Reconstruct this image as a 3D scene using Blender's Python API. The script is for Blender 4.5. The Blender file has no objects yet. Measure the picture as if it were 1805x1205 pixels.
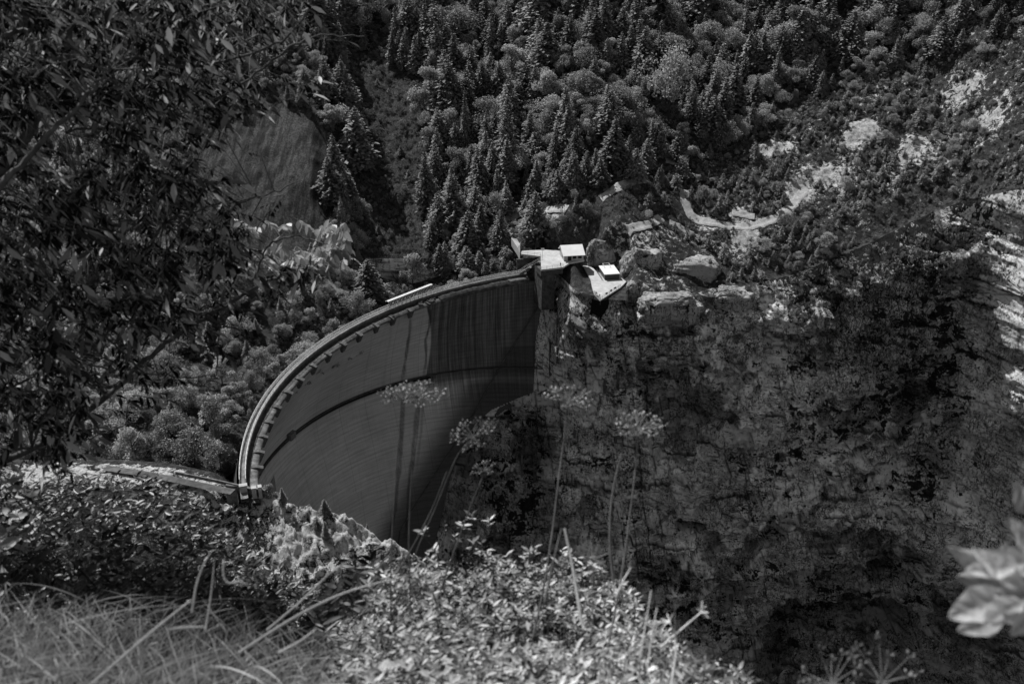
import bpy, math, random
import numpy as np
from math import sin, cos, tan, radians, pi, sqrt, atan2
from mathutils import Vector, Matrix, Euler

rng = np.random.default_rng(7)
random.seed(7)
sc = bpy.context.scene
COL = sc.collection

# ------------------------------------------------------------------ camera
CAMH = 150.0; PITCH = radians(25); F = 1755.0
cam_d = bpy.data.cameras.new('camera'); cam = bpy.data.objects.new('camera', cam_d); COL.objects.link(cam)
cam.location = (0, 0, CAMH); cam.rotation_euler = (pi/2 - PITCH, 0, 0)
cam_d.sensor_width = 36; cam_d.lens = 36*F/1805; cam_d.clip_start = .05; cam_d.clip_end = 5000
cam_d.dof.use_dof = True; cam_d.dof.focus_distance = 330; cam_d.dof.aperture_fstop = 5.6
sc.camera = cam

def ray(px, py):
    xx = (px-902.5)/F; uu = (602.5-py)/F
    return np.array([xx, cos(PITCH)+uu*sin(PITCH), -sin(PITCH)+uu*cos(PITCH)])
def at_z(px, py, z):
    d = ray(px, py); return np.array([0, 0, CAMH]) + d*((z-CAMH)/d[2])
def at_y(px, py, y):
    d = ray(px, py); return np.array([0, 0, CAMH]) + d*(y/d[1])
def at_d(px, py, dist):
    d = ray(px, py); return np.array([0, 0, CAMH]) + d*(dist/np.linalg.norm(d))
def proj(P):
    P = np.asarray(P, float); x = P[..., 0]; y = P[..., 1]; z = P[..., 2]-CAMH
    dep = y*cos(PITCH) - z*sin(PITCH); up = y*sin(PITCH) + z*cos(PITCH)
    return 902.5+F*x/dep, 602.5-F*up/dep

# ------------------------------------------------------------------ noise
_p = np.random.default_rng(3).permutation(256); _p = np.concatenate([_p, _p, _p])
_g = np.random.default_rng(4).normal(size=(256, 3)); _g /= np.linalg.norm(_g, axis=1)[:, None]
def perlin(x, y, z=0.0):
    x, y, z = np.broadcast_arrays(np.asarray(x, float), np.asarray(y, float), np.asarray(z, float))
    xi = np.floor(x).astype(int); yi = np.floor(y).astype(int); zi = np.floor(z).astype(int)
    xf = x-xi; yf = y-yi; zf = z-zi
    u = xf*xf*xf*(xf*(xf*6-15)+10); v = yf*yf*yf*(yf*(yf*6-15)+10); w = zf*zf*zf*(zf*(zf*6-15)+10)
    xi &= 255; yi &= 255; zi &= 255
    def gr(a, b, c):
        h = _p[_p[_p[(xi+a) & 255] + ((yi+b) & 255)] + ((zi+c) & 255)]
        g = _g[h]; return g[..., 0]*(xf-a)+g[..., 1]*(yf-b)+g[..., 2]*(zf-c)
    x00 = gr(0,0,0)*(1-u)+gr(1,0,0)*u; x10 = gr(0,1,0)*(1-u)+gr(1,1,0)*u
    x01 = gr(0,0,1)*(1-u)+gr(1,0,1)*u; x11 = gr(0,1,1)*(1-u)+gr(1,1,1)*u
    return 1.6*((x00*(1-v)+x10*v)*(1-w) + (x01*(1-v)+x11*v)*w)
def fbm(x, y, z=0.0, o=4, g=.5):
    s = 0; a = 1; t = 0
    for i in range(o):
        s = s + a*perlin(x*2**i+17.3*i, y*2**i+5.1*i, np.asarray(z)*2**i+9.7*i); t += a; a *= g
    return s/t
def ridged(x, y, z=0.0, o=4, g=.5):
    s = 0; a = 1; t = 0
    for i in range(o):
        s = s + a*(1-2*np.abs(perlin(x*2**i+11.3*i, y*2**i+3.1*i, np.asarray(z)*2**i+7.7*i))); t += a; a *= g
    return s/t
def smooth(a, b, x):
    t = np.clip((x-a)/(b-a), 0, 1); return t*t*(3-2*t)

# ------------------------------------------------------------------ mesh + object helpers
def raw_mesh(name, V, Fq, mat=None, attrs=None, smooth_shade=False):
    """V (n,3); Fq list of arrays of faces with constant size"""
    me = bpy.data.meshes.new(name)
    V = np.ascontiguousarray(V, dtype=np.float32)
    Fq = [np.asarray(f, dtype=np.int32) for f in (Fq if isinstance(Fq, list) else [Fq]) if len(f)]
    me.vertices.add(len(V)); me.vertices.foreach_set('co', V.ravel())
    nl = sum(f.size for f in Fq); nf = sum(len(f) for f in Fq)
    me.loops.add(nl); me.polygons.add(nf)
    me.loops.foreach_set('vertex_index', np.concatenate([f.ravel() for f in Fq]))
    st = []; o = 0
    for f in Fq:
        st.append(o+np.arange(len(f))*f.shape[1]); o += f.size
    me.polygons.foreach_set('loop_start', np.concatenate(st).astype(np.int32))
    if attrs:
        for k, a in attrs.items():
            at = me.attributes.new(k, 'FLOAT', 'POINT'); at.data.foreach_set('value', np.ascontiguousarray(a, dtype=np.float32).ravel())
    me.update(calc_edges=True)
    if smooth_shade: me.polygons.foreach_set('use_smooth', np.ones(nf, bool))
    if mat is not None:
        for m in (mat if isinstance(mat, (list, tuple)) else [mat]): me.materials.append(m)
    return me
def grid_faces(n, m):
    i = np.arange(n-1)[:, None]*m + np.arange(m-1)[None, :]
    i = i.ravel(); return np.stack([i, i+1, i+m+1, i+m], 1)
def link(name, me, parent=None, loc=None):
    o = bpy.data.objects.new(name, me); COL.objects.link(o)
    if parent is not None: o.parent = parent
    if loc is not None: o.location = loc
    return o
def tag(o, label=None, cat=None, group=None, kind=None):
    if label: o['label'] = label
    if cat: o['category'] = cat
    if group: o['group'] = group
    if kind: o['kind'] = kind
    return o
def empty(name, loc, label, cat, group=None):
    o = bpy.data.objects.new(name, None); COL.objects.link(o); o.location = loc; o.empty_display_size = .5
    return tag(o, label, cat, group)

class MB:
    """collects boxes, bars, tubes and polygons as ONE mesh"""
    def __init__(s): s.v = []; s.f = []
    def add(s, V, Fs):
        o = len(s.v); s.v += [tuple(map(float, p)) for p in V]; s.f += [tuple(i+o for i in f) for f in Fs]
    def box(s, c, size, rz=0, M=None):
        c = Vector(c); h = Vector(size)/2; R = M if M is not None else Matrix.Rotation(rz, 3, 'Z')
        V = [c + R @ Vector((a*h.x, b*h.y, d*h.z)) for a in (-1, 1) for b in (-1, 1) for d in (-1, 1)]
        s.add(V, [(0,1,3,2),(4,6,7,5),(0,4,5,1),(2,3,7,6),(0,2,6,4),(1,5,7,3)])
    def tube(s, pts, r, n=6, cap=True):
        pts = [Vector(p) for p in pts]; k = len(pts); rr = r if hasattr(r, '__len__') else [r]*k
        V = []; prev = None
        for i, p in enumerate(pts):
            t = (pts[min(i+1, k-1)]-pts[max(i-1, 0)])
            if t.length < 1e-9: t = Vector((0, 0, 1))
            t.normalize()
            if prev is None:
                a = t.orthogonal().normalized()
            else:
                a = (prev - t*prev.dot(t)); a = a.normalized() if a.length > 1e-6 else t.orthogonal().normalized()
            prev = a; b = t.cross(a)
            for j in range(n):
                q = 2*pi*j/n; V.append(p + (a*cos(q)+b*sin(q))*rr[i])
        Fs = [(i*n+j, i*n+(j+1) % n, (i+1)*n+(j+1) % n, (i+1)*n+j) for i in range(k-1) for j in range(n)]
        if cap: Fs += [tuple(range(n-1, -1, -1)), tuple((k-1)*n+j for j in range(n))]
        s.add(V, Fs)
    def prism(s, poly, z0, z1):
        n = len(poly); V = [(p[0], p[1], z0) for p in poly] + [(p[0], p[1], z1) for p in poly]
        s.add(V, [tuple(range(n-1, -1, -1)), tuple(range(n, 2*n))] + [(i, (i+1) % n, n+(i+1) % n, n+i) for i in range(n)])
    def build(s, name, mat, parent=None, smooth_shade=False, link_it=True):
        me = bpy.data.meshes.new(name); me.from_pydata(s.v, [], s.f); me.update()
        for m in (mat if isinstance(mat, (list, tuple)) else [mat]): me.materials.append(m)
        if smooth_shade: me.polygons.foreach_set('use_smooth', [True]*len(me.polygons))
        return link(name, me, parent) if link_it else me

# ------------------------------------------------------------------ materials (all neutral: the place is seen in black and white)
class NT:
    def __init__(s, name):
        s.m = bpy.data.materials.new(name); s.m.use_nodes = True; s.t = s.m.node_tree; s.t.nodes.clear()
        s.out = s.n('ShaderNodeOutputMaterial')
        s.geo = s.n('ShaderNodeNewGeometry'); s.pos = s.geo.outputs['Position']
    def n(s, typ, **kw):
        x = s.t.nodes.new(typ)
        for k, v in kw.items(): setattr(x, k, v)
        return x
    def set(s, sock, v):
        if isinstance(v, bpy.types.NodeSocket): s.t.links.new(v, sock)
        else:
            try: sock.default_value = v
            except TypeError: sock.default_value = (v, v, v)
            except ValueError: sock.default_value = (v, v, v, 1)
    def math(s, op, a, b=0.0, c=None, clamp=False):
        x = s.n('ShaderNodeMath', operation=op, use_clamp=clamp); s.set(x.inputs[0], a); s.set(x.inputs[1], b)
        if c is not None: s.set(x.inputs[2], c)
        return x.outputs[0]
    def scale(s, v, sc3):
        x = s.n('ShaderNodeVectorMath', operation='MULTIPLY'); s.set(x.inputs[0], v); x.inputs[1].default_value = sc3; return x.outputs[0]
    def noise(s, sc_, det=5, rough=.6, vec=None, dist=0.0):
        x = s.n('ShaderNodeTexNoise'); s.set(x.inputs['Vector'], vec if vec is not None else s.pos)
        x.inputs['Scale'].default_value = sc_; x.inputs['Detail'].default_value = det; x.inputs['Roughness'].default_value = rough
        x.inputs['Distortion'].default_value = dist
        return x.outputs[0]
    def voro(s, sc_, feature='DISTANCE_TO_EDGE', vec=None):
        x = s.n('ShaderNodeTexVoronoi', feature=feature); s.set(x.inputs['Vector'], vec if vec is not None else s.pos)
        x.inputs['Scale'].default_value = sc_; return x.outputs['Distance']
    def ramp(s, v, a, b, lo=0.0, hi=1.0):
        x = s.n('ShaderNodeMapRange', interpolation_type='SMOOTHSTEP'); s.set(x.inputs[0], v)
        for k, q in zip((1, 2, 3, 4), (a, b, lo, hi)): s.set(x.inputs[k], q)
        return x.outputs[0]
    def mix(s, f, a, b):
        x = s.n('ShaderNodeMix', data_type='FLOAT'); s.set(x.inputs[0], f); s.set(x.inputs[2], a); s.set(x.inputs[3], b); return x.outputs[0]
    def attr(s, nm):
        return s.n('ShaderNodeAttribute', attribute_name=nm).outputs['Fac']
    def rand(s):
        return s.n('ShaderNodeObjectInfo').outputs['Random']
    def finish(s, base, rough=.9, bump=None, bstr=.5, bdist=.3, spec=.3, trans=0.0, metal=0.0):
        p = s.n('ShaderNodeBsdfPrincipled'); s.set(p.inputs['Base Color'], base); s.set(p.inputs['Roughness'], rough)
        p.inputs['Specular IOR Level'].default_value = spec; p.inputs['Metallic'].default_value = metal
        if bump is not None:
            b = s.n('ShaderNodeBump'); b.inputs['Strength'].default_value = bstr; b.inputs['Distance'].default_value = bdist
            s.set(b.inputs['Height'], bump); s.t.links.new(b.outputs[0], p.inputs['Normal'])
        res = p.outputs[0]
        if trans:
            tr = s.n('ShaderNodeBsdfTranslucent'); s.set(tr.inputs['Color'], base)
            mx = s.n('ShaderNodeMixShader'); mx.inputs[0].default_value = trans
            s.t.links.new(res, mx.inputs[1]); s.t.links.new(tr.outputs[0], mx.inputs[2]); res = mx.outputs[0]
        s.t.links.new(res, s.out.inputs[0]); return s.m

def simple(name, base, rough=.8, nscale=2.0, var=.35, spec=.3, metal=0.0, bump=.2, bdist=.05):
    t = NT(name); n = t.noise(nscale, 6, .65); n2 = t.noise(nscale*.23, 3, .5)
    f = t.math('MULTIPLY', t.ramp(n, .3, .75, 1-var, 1+var*.6), t.ramp(n2, .3, .7, 1-var*.5, 1+var*.3))
    return t.finish(t.math('MULTIPLY', f, base), rough, n, bump, bdist, spec, metal=metal)

def make_rock():
    t = NT('cliff_rock')
    wx = t.n('ShaderNodeTexNoise'); t.set(wx.inputs['Vector'], t.pos); wx.inputs['Scale'].default_value = .22; wx.inputs['Detail'].default_value = 4
    off = t.n('ShaderNodeVectorMath', operation='MULTIPLY_ADD'); t.set(off.inputs[0], wx.outputs['Color']); off.inputs[1].default_value = (2, 2, 2); t.set(off.inputs[2], t.pos)
    wp = off.outputs[0]
    big = t.noise(.035, 6, .62); mid = t.noise(.3, 8, .7, dist=.4); fine = t.noise(1.8, 6, .75)
    rib = t.attr('ribby')
    base = t.math('MULTIPLY', t.ramp(mid, .3, .7, .47, .62), t.ramp(fine, .3, .7, .95, 1.04))
    base = t.math('MULTIPLY', base, t.ramp(big, .4, .6, .86, 1.2))
    base = t.math('MULTIPLY', base, t.ramp(t.noise(.55, 6, .65, vec=t.scale(wp, (1, 1, .12))), .36, .44, .6, 1.04))
    def crack(sc3, nsc, w, dist, rough=.6):
        return t.ramp(t.math('ABSOLUTE', t.math('SUBTRACT', t.noise(nsc, 4, rough, vec=t.scale(wp, sc3), dist=dist), .5)), w*.35, w)
    m3 = t.ramp(t.noise(.055, 5, .6), .47, .53)
    m1 = t.ramp(t.noise(.09, 4, .6), .44, .54); m2 = t.ramp(t.noise(.12, 4, .6, vec=t.scale(t.pos, (1.3, 1, .7))), .44, .54)
    k1 = t.mix(t.math('MULTIPLY', m1, t.math('SUBTRACT', 1.0, rib)), crack((1, 1, .2), .6, .032, .3), 1.0)
    k1b = t.mix(rib, 1.0, crack((1, 1, .2), .95, .05, .6))
    k2 = t.mix(m2, crack((.22, .4, 1), .42, .02, .5), 1.0)
    k4 = t.mix(t.math('MULTIPLY', m2, m3), 1.0, crack((1, 1, .35), .7, .05, .4, .62))
    k6 = t.mix(t.math('MULTIPLY', m1, m3), 1.0, crack((.7, 1, .8), 1.0, .055, .5, .65))
    k = t.math('MULTIPLY', t.math('MULTIPLY', t.ramp(k1, 0, 1, .1, 1), t.ramp(k2, 0, 1, .08, 1)), t.math('MULTIPLY', t.ramp(k1b, 0, 1, .12, 1), t.math('MULTIPLY', t.ramp(k4, 0, 1, .3, 1), t.ramp(k6, 0, 1, .6, 1))))
    base = t.math('MULTIPLY', base, k)
    veg = t.attr('veg')
    nb = t.math('ADD', t.math('MULTIPLY', t.noise(.17, 5, .55, vec=t.scale(wp, (1, 1, .7))), .6), t.math('MULTIPLY', t.noise(.8, 5, .6, vec=t.scale(wp, (1, 1, .6))), .4))
    vm = t.ramp(t.math('ADD', veg, t.math('MULTIPLY', t.math('SUBTRACT', nb, .5), 4.2)), .66, .72)
    base = t.mix(vm, base, t.ramp(fine, .3, .8, .01, .06))
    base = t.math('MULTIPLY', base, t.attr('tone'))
    base = t.math('MAXIMUM', base, .008)
    h = t.math('ADD', t.math('MULTIPLY', k, 1.0), t.math('ADD', t.math('MULTIPLY', fine, .5), mid))
    return t.finish(base, .95, h, .6, .5, .15)

def make_ground():
    t = NT('hillside_ground')
    big = t.noise(.05, 5, .6); mid = t.noise(.45, 7, .7, dist=.5); fine = t.noise(2.2, 6, .75)
    bare = t.attr('bare'); scree = t.attr('scree')
    rock = t.math('MULTIPLY', t.ramp(mid, .35, .65, .26, .66), t.ramp(fine, .3, .7, .6, 1.1))
    gr = t.math('MULTIPLY', t.ramp(mid, .35, .65, .02, .075), t.ramp(fine, .3, .7, .5, 1.5))
    m = t.ramp(t.math('ADD', bare, t.math('ADD', t.math('MULTIPLY', t.math('SUBTRACT', mid, .5), 2.2), t.math('MULTIPLY', t.math('SUBTRACT', fine, .5), 1.0))), .42, .62)
    base = t.mix(m, gr, rock)
    pb = t.noise(1.3, 8, .85); st = t.noise(.5, 6, .7, vec=t.scale(t.pos, (1, .1, .1)))
    sp = t.ramp(t.noise(.6, 8, .85), .54, .58)
    sr = t.math('MULTIPLY', t.ramp(pb, .38, .64, .022, .085), t.ramp(st, .4, .6, .5, 1.25))
    sr = t.math('MULTIPLY', t.mix(t.math('MULTIPLY', sp, .7), sr, .012), 1.25)
    base = t.mix(scree, base, sr)
    h = t.math('ADD', fine, mid)
    return t.finish(base, .95, h, .8, .5, .1)

def make_dam():
    t = NT('weathered_dam_concrete')
    # 'lift': height on the face, 'run': metres along the arch, 'tone'/'streaky': stains, darker zones and the painted gallery shade
    z = t.attr('lift'); s_ = t.attr('run')
    cb = t.n('ShaderNodeCombineXYZ'); t.set(cb.inputs[0], s_); t.set(cb.inputs[2], z)
    v = cb.outputs[0]
    wob = t.math('ADD', z, t.math('MULTIPLY', t.noise(.05, 3, .5), .8))
    fr = t.math('FRACT', t.math('MULTIPLY', wob, .62))
    lines = t.ramp(t.math('ABSOLUTE', t.math('SUBTRACT', fr, .5)), .0, .12, .78, 1)
    fr2 = t.math('FRACT', t.math('MULTIPLY', s_, 1/12.0))
    joints = t.ramp(t.math('ABSOLUTE', t.math('SUBTRACT', fr2, .5)), .0, .014, .68, 1)
    hn = t.noise(.9, 6, .7, vec=t.scale(v, (.08, 1, 1)))
    vn = t.noise(1.0, 7, .7, vec=t.scale(v, (1.6, 1, .035)))
    vn2 = t.noise(.35, 5, .65, vec=t.scale(v, (1.6, 1, .06)))
    blot = t.noise(.03, 5, .55, vec=v); fine = t.noise(2.5, 5, .7)
    base = t.math('MULTIPLY', t.math('MULTIPLY', lines, joints), t.ramp(hn, .3, .7, .78, 1.14))
    base = t.math('MULTIPLY', base, t.ramp(blot, .3, .7, .88, 1.08))
    base = t.math('MULTIPLY', base, t.ramp(fine, .3, .8, .95, 1.04))
    sk = t.attr('streaky')
    st = t.math('MULTIPLY', t.ramp(vn, .3, .68, .45, 1.35), t.ramp(vn2, .35, .6, .6, 1.15))
    wl = t.ramp(vn, .7, .74, 0, .9)
    base = t.math('MULTIPLY', base, t.mix(sk, t.ramp(vn, .36, .5, .93, 1), t.math('ADD', st, wl)))
    base = t.math('MULTIPLY', base, t.attr('tone'))
    return t.finish(base, .9, t.math('ADD', lines, fine), .25, .12, .2)

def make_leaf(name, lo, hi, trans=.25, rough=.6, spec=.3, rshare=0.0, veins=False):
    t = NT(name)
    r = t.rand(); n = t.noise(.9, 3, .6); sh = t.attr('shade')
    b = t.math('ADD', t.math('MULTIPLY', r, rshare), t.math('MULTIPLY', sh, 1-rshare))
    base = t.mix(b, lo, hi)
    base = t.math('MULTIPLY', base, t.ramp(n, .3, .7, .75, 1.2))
    if veins:
        v = t.attr('vein'); base = t.math('MULTIPLY', base, t.ramp(v, 0, 1, .62, 1)); m_ = t.noise(60, 5, .7); base = t.math('MULTIPLY', base, t.ramp(m_, .3, .7, .8, 1.1))
        return t.finish(base, rough, v, .5, .002, spec=spec, trans=trans)
    return t.finish(base, rough, spec=spec, trans=trans)

M = {}
M['rock'] = make_rock(); M['ground'] = make_ground(); M['dam'] = make_dam()
M['road'] = simple('worn_road', .1, nscale=.5, var=.5)
M['path'] = simple('pale_gravel', .42, nscale=1.5, var=.3)
M['concrete'] = simple('weathered_concrete', .2, nscale=.9, var=.5)
M['dark_concrete'] = simple('darker_concrete', .09, nscale=.7, var=.6)
M['panel'] = simple('ledge_concrete', .17, nscale=.7, var=.6)
M['bracket'] = simple('bracket_concrete', .12, nscale=1.5, var=.5)
M['paving'] = simple('pale_paving', .5, nscale=.6, var=.2)
M['white'] = simple('white_sheet_roof', .8, .5, nscale=.4, var=.08, bump=.05)
M['plaster'] = simple('pale_plaster', .45, nscale=.8, var=.25)
M['steel'] = simple('galvanised_steel', .75, .5, nscale=3, var=.15)
M['dark_steel'] = simple('dark_steel', .05, .5, nscale=3, var=.3)
M['dark'] = simple('near_black', .012, .8, nscale=3, var=.3)
M['bark'] = simple('tree_bark', .05, nscale=4, var=.5)
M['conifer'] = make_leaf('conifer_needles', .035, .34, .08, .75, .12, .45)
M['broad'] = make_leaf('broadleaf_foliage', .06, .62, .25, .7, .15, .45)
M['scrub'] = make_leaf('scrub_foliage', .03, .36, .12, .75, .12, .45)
M['cliffveg'] = make_leaf('cliff_shrub_foliage', .015, .09, .1, .75, .1, .45)

# ------------------------------------------------------------------ light
SUN = Vector((-.42, .50, .86)).normalized()
w = bpy.data.worlds.new('World'); sc.world = w; w.use_nodes = True; wt = w.node_tree; wt.nodes.clear()
sk = wt.nodes.new('ShaderNodeTexSky'); sk.sky_type = 'NISHITA'; sk.sun_disc = False
sk.sun_elevation = math.asin(SUN.z); sk.sun_rotation = atan2(SUN.x, SUN.y); sk.altitude = 900
bw = wt.nodes.new('ShaderNodeRGBToBW'); bg = wt.nodes.new('ShaderNodeBackground'); wo = wt.nodes.new('ShaderNodeOutputWorld')
wt.links.new(sk.outputs[0], bw.inputs[0]); wt.links.new(bw.outputs[0], bg.inputs[0]); wt.links.new(bg.outputs[0], wo.inputs[0])
bg.inputs[1].default_value = .085
sd = bpy.data.lights.new('sun', 'SUN'); sd.energy = 5.0; sd.angle = radians(.53); sd.color = (1, 1, 1)
so = bpy.data.objects.new('sun', sd); COL.objects.link(so); so.rotation_euler = SUN.to_track_quat('Z', 'Y').to_euler(); so.location = (-200, 300, 500)
sc.view_settings.view_transform = 'Standard'; sc.view_settings.look = 'None'; sc.view_settings.exposure = 0; sc.view_settings.gamma = 1
sc.cycles.max_bounces = 5; sc.cycles.diffuse_bounces = 3; sc.cycles.transmission_bounces = 3; sc.cycles.transparent_max_bounces = 4

# ------------------------------------------------------------------ the dam: a double-curved arch
ZK = [0, -38, -70, -110, -190]
CX = [54.5, 1.3, -14, -28, -45]; CY = [266.4, 289, 296, 302, 306]; RR = [134, 90, 68, 50, 34]
TH0 = [199, 206, 212, 220, 235]; TH1 = [96, 62, 55, 50, 40]
def kin(z, A):
    # monotone cubic-ish interpolation through the levels
    zs = -np.asarray(ZK, float); q = -np.asarray(z, float); A = np.asarray(A, float)
    m = np.gradient(A, zs); i = np.clip(np.searchsorted(zs, q, side='right')-1, 0, len(zs)-2)
    h = zs[i+1]-zs[i]; t = np.clip((q-zs[i])/h, 0, 1)
    return (2*t**3-3*t**2+1)*A[i] + (t**3-2*t**2+t)*h*m[i] + (-2*t**3+3*t**2)*A[i+1] + (t**3-t**2)*h*m[i+1]
FACE_IN = 4.7      # the face starts this far inside the crest's outer edge
ZTOP = -2.6
def face_pt(u, z, out=0.0):
    """u 0..1 from the near (left) abutment to the far (right) one"""
    cx, cy, r = kin(z, CX), kin(z, CY), kin(z, RR)
    r = r - FACE_IN*np.clip(1+z/38.0, 0, 1) + out
    th = np.radians(kin(z, TH0)*(1-u)+kin(z, TH1)*u)
    return np.stack([cx+r*np.cos(th), cy+r*np.sin(th), z+0*th], -1)
NU, NZ = 760, 420
uu, zz = np.meshgrid(np.linspace(0, 1, NU), np.linspace(ZTOP, -190, NZ), indexing='ij')
DP = face_pt(uu, zz)
run = np.concatenate([np.zeros((1, NZ)), np.cumsum(np.hypot(np.diff(DP[..., 0], axis=0), np.diff(DP[..., 1], axis=0)), 0)])
dpx, dpy = proj(DP)
def on_dam(px, py):
    """the point of the dam's face seen at a place of the photo, as (u, z)"""
    k = np.argmin((dpx-px)**2+(dpy-py)**2); return uu.flat[k], zz.flat[k]
def line_u(pts):
    q = sorted([on_dam(*p)[::-1] for p in pts]); zq = [a for a, b in q]; uq = [b for a, b in q]
    return zq, uq
def band_from(pts, half, lo=None, hi=None, soft=.5):
    """a stain running down the face through the points, half metres wide"""
    zq, uq = line_u(pts); uc = np.interp(zz, zq, uq); L = run[-1][None, :]
    uc = uc+.003*perlin(zz*.08, 2.2, half)
    d = np.abs(uu-uc)*L; wob = half*(.8+.5*perlin(zz*.15, 3.0, half)); m = 1-smooth(wob*.3, wob*1.1, d)
    m = m*(.8+.5*fbm(uu*L*1.2, zz*.12, half, 3))
    return np.clip(m, 0, 1)*(1-smooth(max(zq)-1.5, max(zq)+1, zz))*smooth(min(zq)-12, min(zq)+4, zz)
# where rock and dam meet
cont = [(975, 492), (968, 515), (958, 540), (950, 575), (946, 600), (944, 650), (942, 690), (905, 705), (868, 722), (842, 745), (820, 775), (806, 810), (793, 850), (775, 930), (755, 1010), (740, 1080)]
CZ = []; CXX = []; CYY = []
for q in cont:
    u_, z_ = on_dam(*q); p = face_pt(np.array([u_]), np.array([z_]))[0]
    CZ.append(z_); CXX.append(p[0]); CYY.append(p[1])
order = np.argsort(CZ); CZ = np.array(CZ)[order]; CXX = np.array(CXX)[order]; CYY = np.array(CYY)[order]
# stains and darker zones of the face
tone = np.full(uu.shape, .55)
zq, uq = line_u([(757, 548), (750, 600), (750, 640), (762, 665)])
u_step = float(np.mean(uq))                                   # the block joint where the darker far half begins
L = run[-1][None, :]
far = smooth(-.35, .35, (uu-u_step)*L)
far_low = smooth(-40, 0, zz)                                     # lower down the edge is soft
zj, uj = line_u([(965, 500), (935, 560), (910, 600), (885, 640), (840, 720), (790, 800), (745, 870), (705, 935)])
ujn = np.interp(zz, zj, uj); dj = (uu-ujn)*L                   # the slanting abutment joint
soft_edge = smooth(-19, -5, dj)
dark = np.maximum(far*smooth(-46, -40, zz), soft_edge*(1-smooth(-46, -38, zz)))
tone = tone*(1-.7*dark)*(1-.35*smooth(-10, 0, dj)*(zz < -30))
tone *= 1-.28*smooth(-4, 0, dj)
tone *= 1-.55*(np.abs(dj) < .35)
streaky = np.clip(far*smooth(-60, -40, zz)*.95+.06, 0, 1)*(1-smooth(-8, 2, dj)*.5)
for pts, hw, amt in (
    ([(724, 560), (720, 600), (713, 640), (711, 655)], 1.3, .6),
    ([(712, 690), (708, 760), (702, 830), (695, 900), (690, 940)], 1.6, .5),
    ([(737, 700), (732, 760), (722, 840), (718, 930)], 1.6, .5),
    ([(758, 545), (751, 600), (750, 642)], 1.0, .65),
    ([(690, 575), (682, 630), (676, 670)], 1.2, .12),
    ([(746, 700), (742, 760), (738, 800)], 1.0, .3),
    ([(655, 590), (648, 640)], 1.0, .1)):
    tone *= 1-min(.85, amt*1.25)*band_from(pts, hw)
zb = -38.0
tone *= 1-.5*np.exp(-((zz-zb+1.6)/1.0)**2)*(uu < u_step+.02)    # shade under the gallery, painted into the tone
wash = fbm(run*.02, zz*.02, 3.1, 4); tone *= 1+.18*wash
dam_t = empty('arch_dam', tuple(DP[NU//2, 0]), 'tall curved concrete arch dam with a stained downstream face and a thin railed crest', 'dam')
def child(o, parent):
    bpy.context.view_layer.update()
    o.parent = parent; o.matrix_parent_inverse = Matrix.Translation(-Vector(parent.location)); return o
V = DP.reshape(-1, 3); Fc = grid_faces(NU, NZ)
Fc = Fc[(V[Fc[:, 0], 0] < np.interp(V[Fc[:, 0], 2], CZ, CXX)+5)]
wall = link('dam_wall', raw_mesh('dam_wall', V, Fc, M['dam'], dict(tone=tone, streaky=streaky, lift=zz, run=np.unwrap(np.arctan2(DP[..., 1]-262, DP[..., 0]-18), axis=0)*-115), True)); child(wall, dam_t)

def crest_pt(u, d, z):
    """d metres inside the outer (upstream) edge of the crest"""
    th = np.radians(199*(1-u)+111.5*u); r = 134-d
    return np.stack([54.5+r*np.cos(th), 266.4+r*np.sin(th), z+0*th], -1)
def sweep(name, prof, mat, u0=0.0, u1=1.0, n=260, parent=dam_t, closed=True, jitter=0.0):
    us = np.linspace(u0, u1, n); rows = []
    for d, z in prof:
        p = crest_pt(us, np.full(n, float(d)), np.full(n, float(z)))
        if jitter: p[:, 2] += jitter*fbm(us*60, d*3.0, z*3.0, 3)
        rows.append(p)
    if closed: rows.append(rows[0])
    V = np.stack(rows, 1).reshape(-1, 3); m = len(rows)
    o = link(name, raw_mesh(name, V, grid_faces(n, m), mat)); return child(o, parent)
# crest: walkway slab, the drop behind it, the slanting ledge and the stub brackets
sweep('walkway', [(0, -1.1), (0, 0), (.25, 0), (.25, -.12), (1.65, -.12), (1.65, 0), (1.9, 0), (1.9, -1.1)], M['concrete'])
zu = np.linspace(-1.0, -75, 60); uq_ = np.linspace(0, 1, 160); U_, Z_ = np.meshgrid(uq_, zu, indexing='ij')
UP = face_pt(U_, Z_, 5.3*np.clip(1+Z_/38, 0, 1)+np.clip(-Z_, 0, 20)*.12)
UV = UP.reshape(-1, 3); UF = grid_faces(160, 60); UF = UF[UV[UF[:, 1], 0] < np.interp(UV[UF[:, 1], 2], CZ, CXX)+1]
child(link('upstream_face', raw_mesh('upstream_face', UV, UF, M['dark_concrete'], None, True)), dam_t)
sweep('ledge_wall', [(1.75, -1.1), (1.75, -1.9), (2.75, -2.0)], M['dark_concrete'], closed=False, u1=.985)  # dark colour stands for the shade on this drop
sweep('ledge', [(2.75, -2.0), (2.8, -1.75), (4.55, -2.3), (4.95, -2.75), (4.95, -3.05), (4.6, -3.05), (2.75, -2.9)], M['panel'], u1=.8, jitter=.12)
sweep('ledge', [(1.9, -1.2), (3.0, -1.25), (4.4, -1.9), (5.0, -2.9), (5.0, -3.3), (4.6, -3.3)], M['dark_concrete'], u0=.79, u1=.965, closed=False, jitter=.45)
sweep('ledge', [(1.9, -1.1), (3.3, -.95), (4.8, -1.1), (5.0, -1.9), (4.7, -3.1)], M['panel'], u0=.955, u1=1.0, closed=False, jitter=.2)
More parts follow.
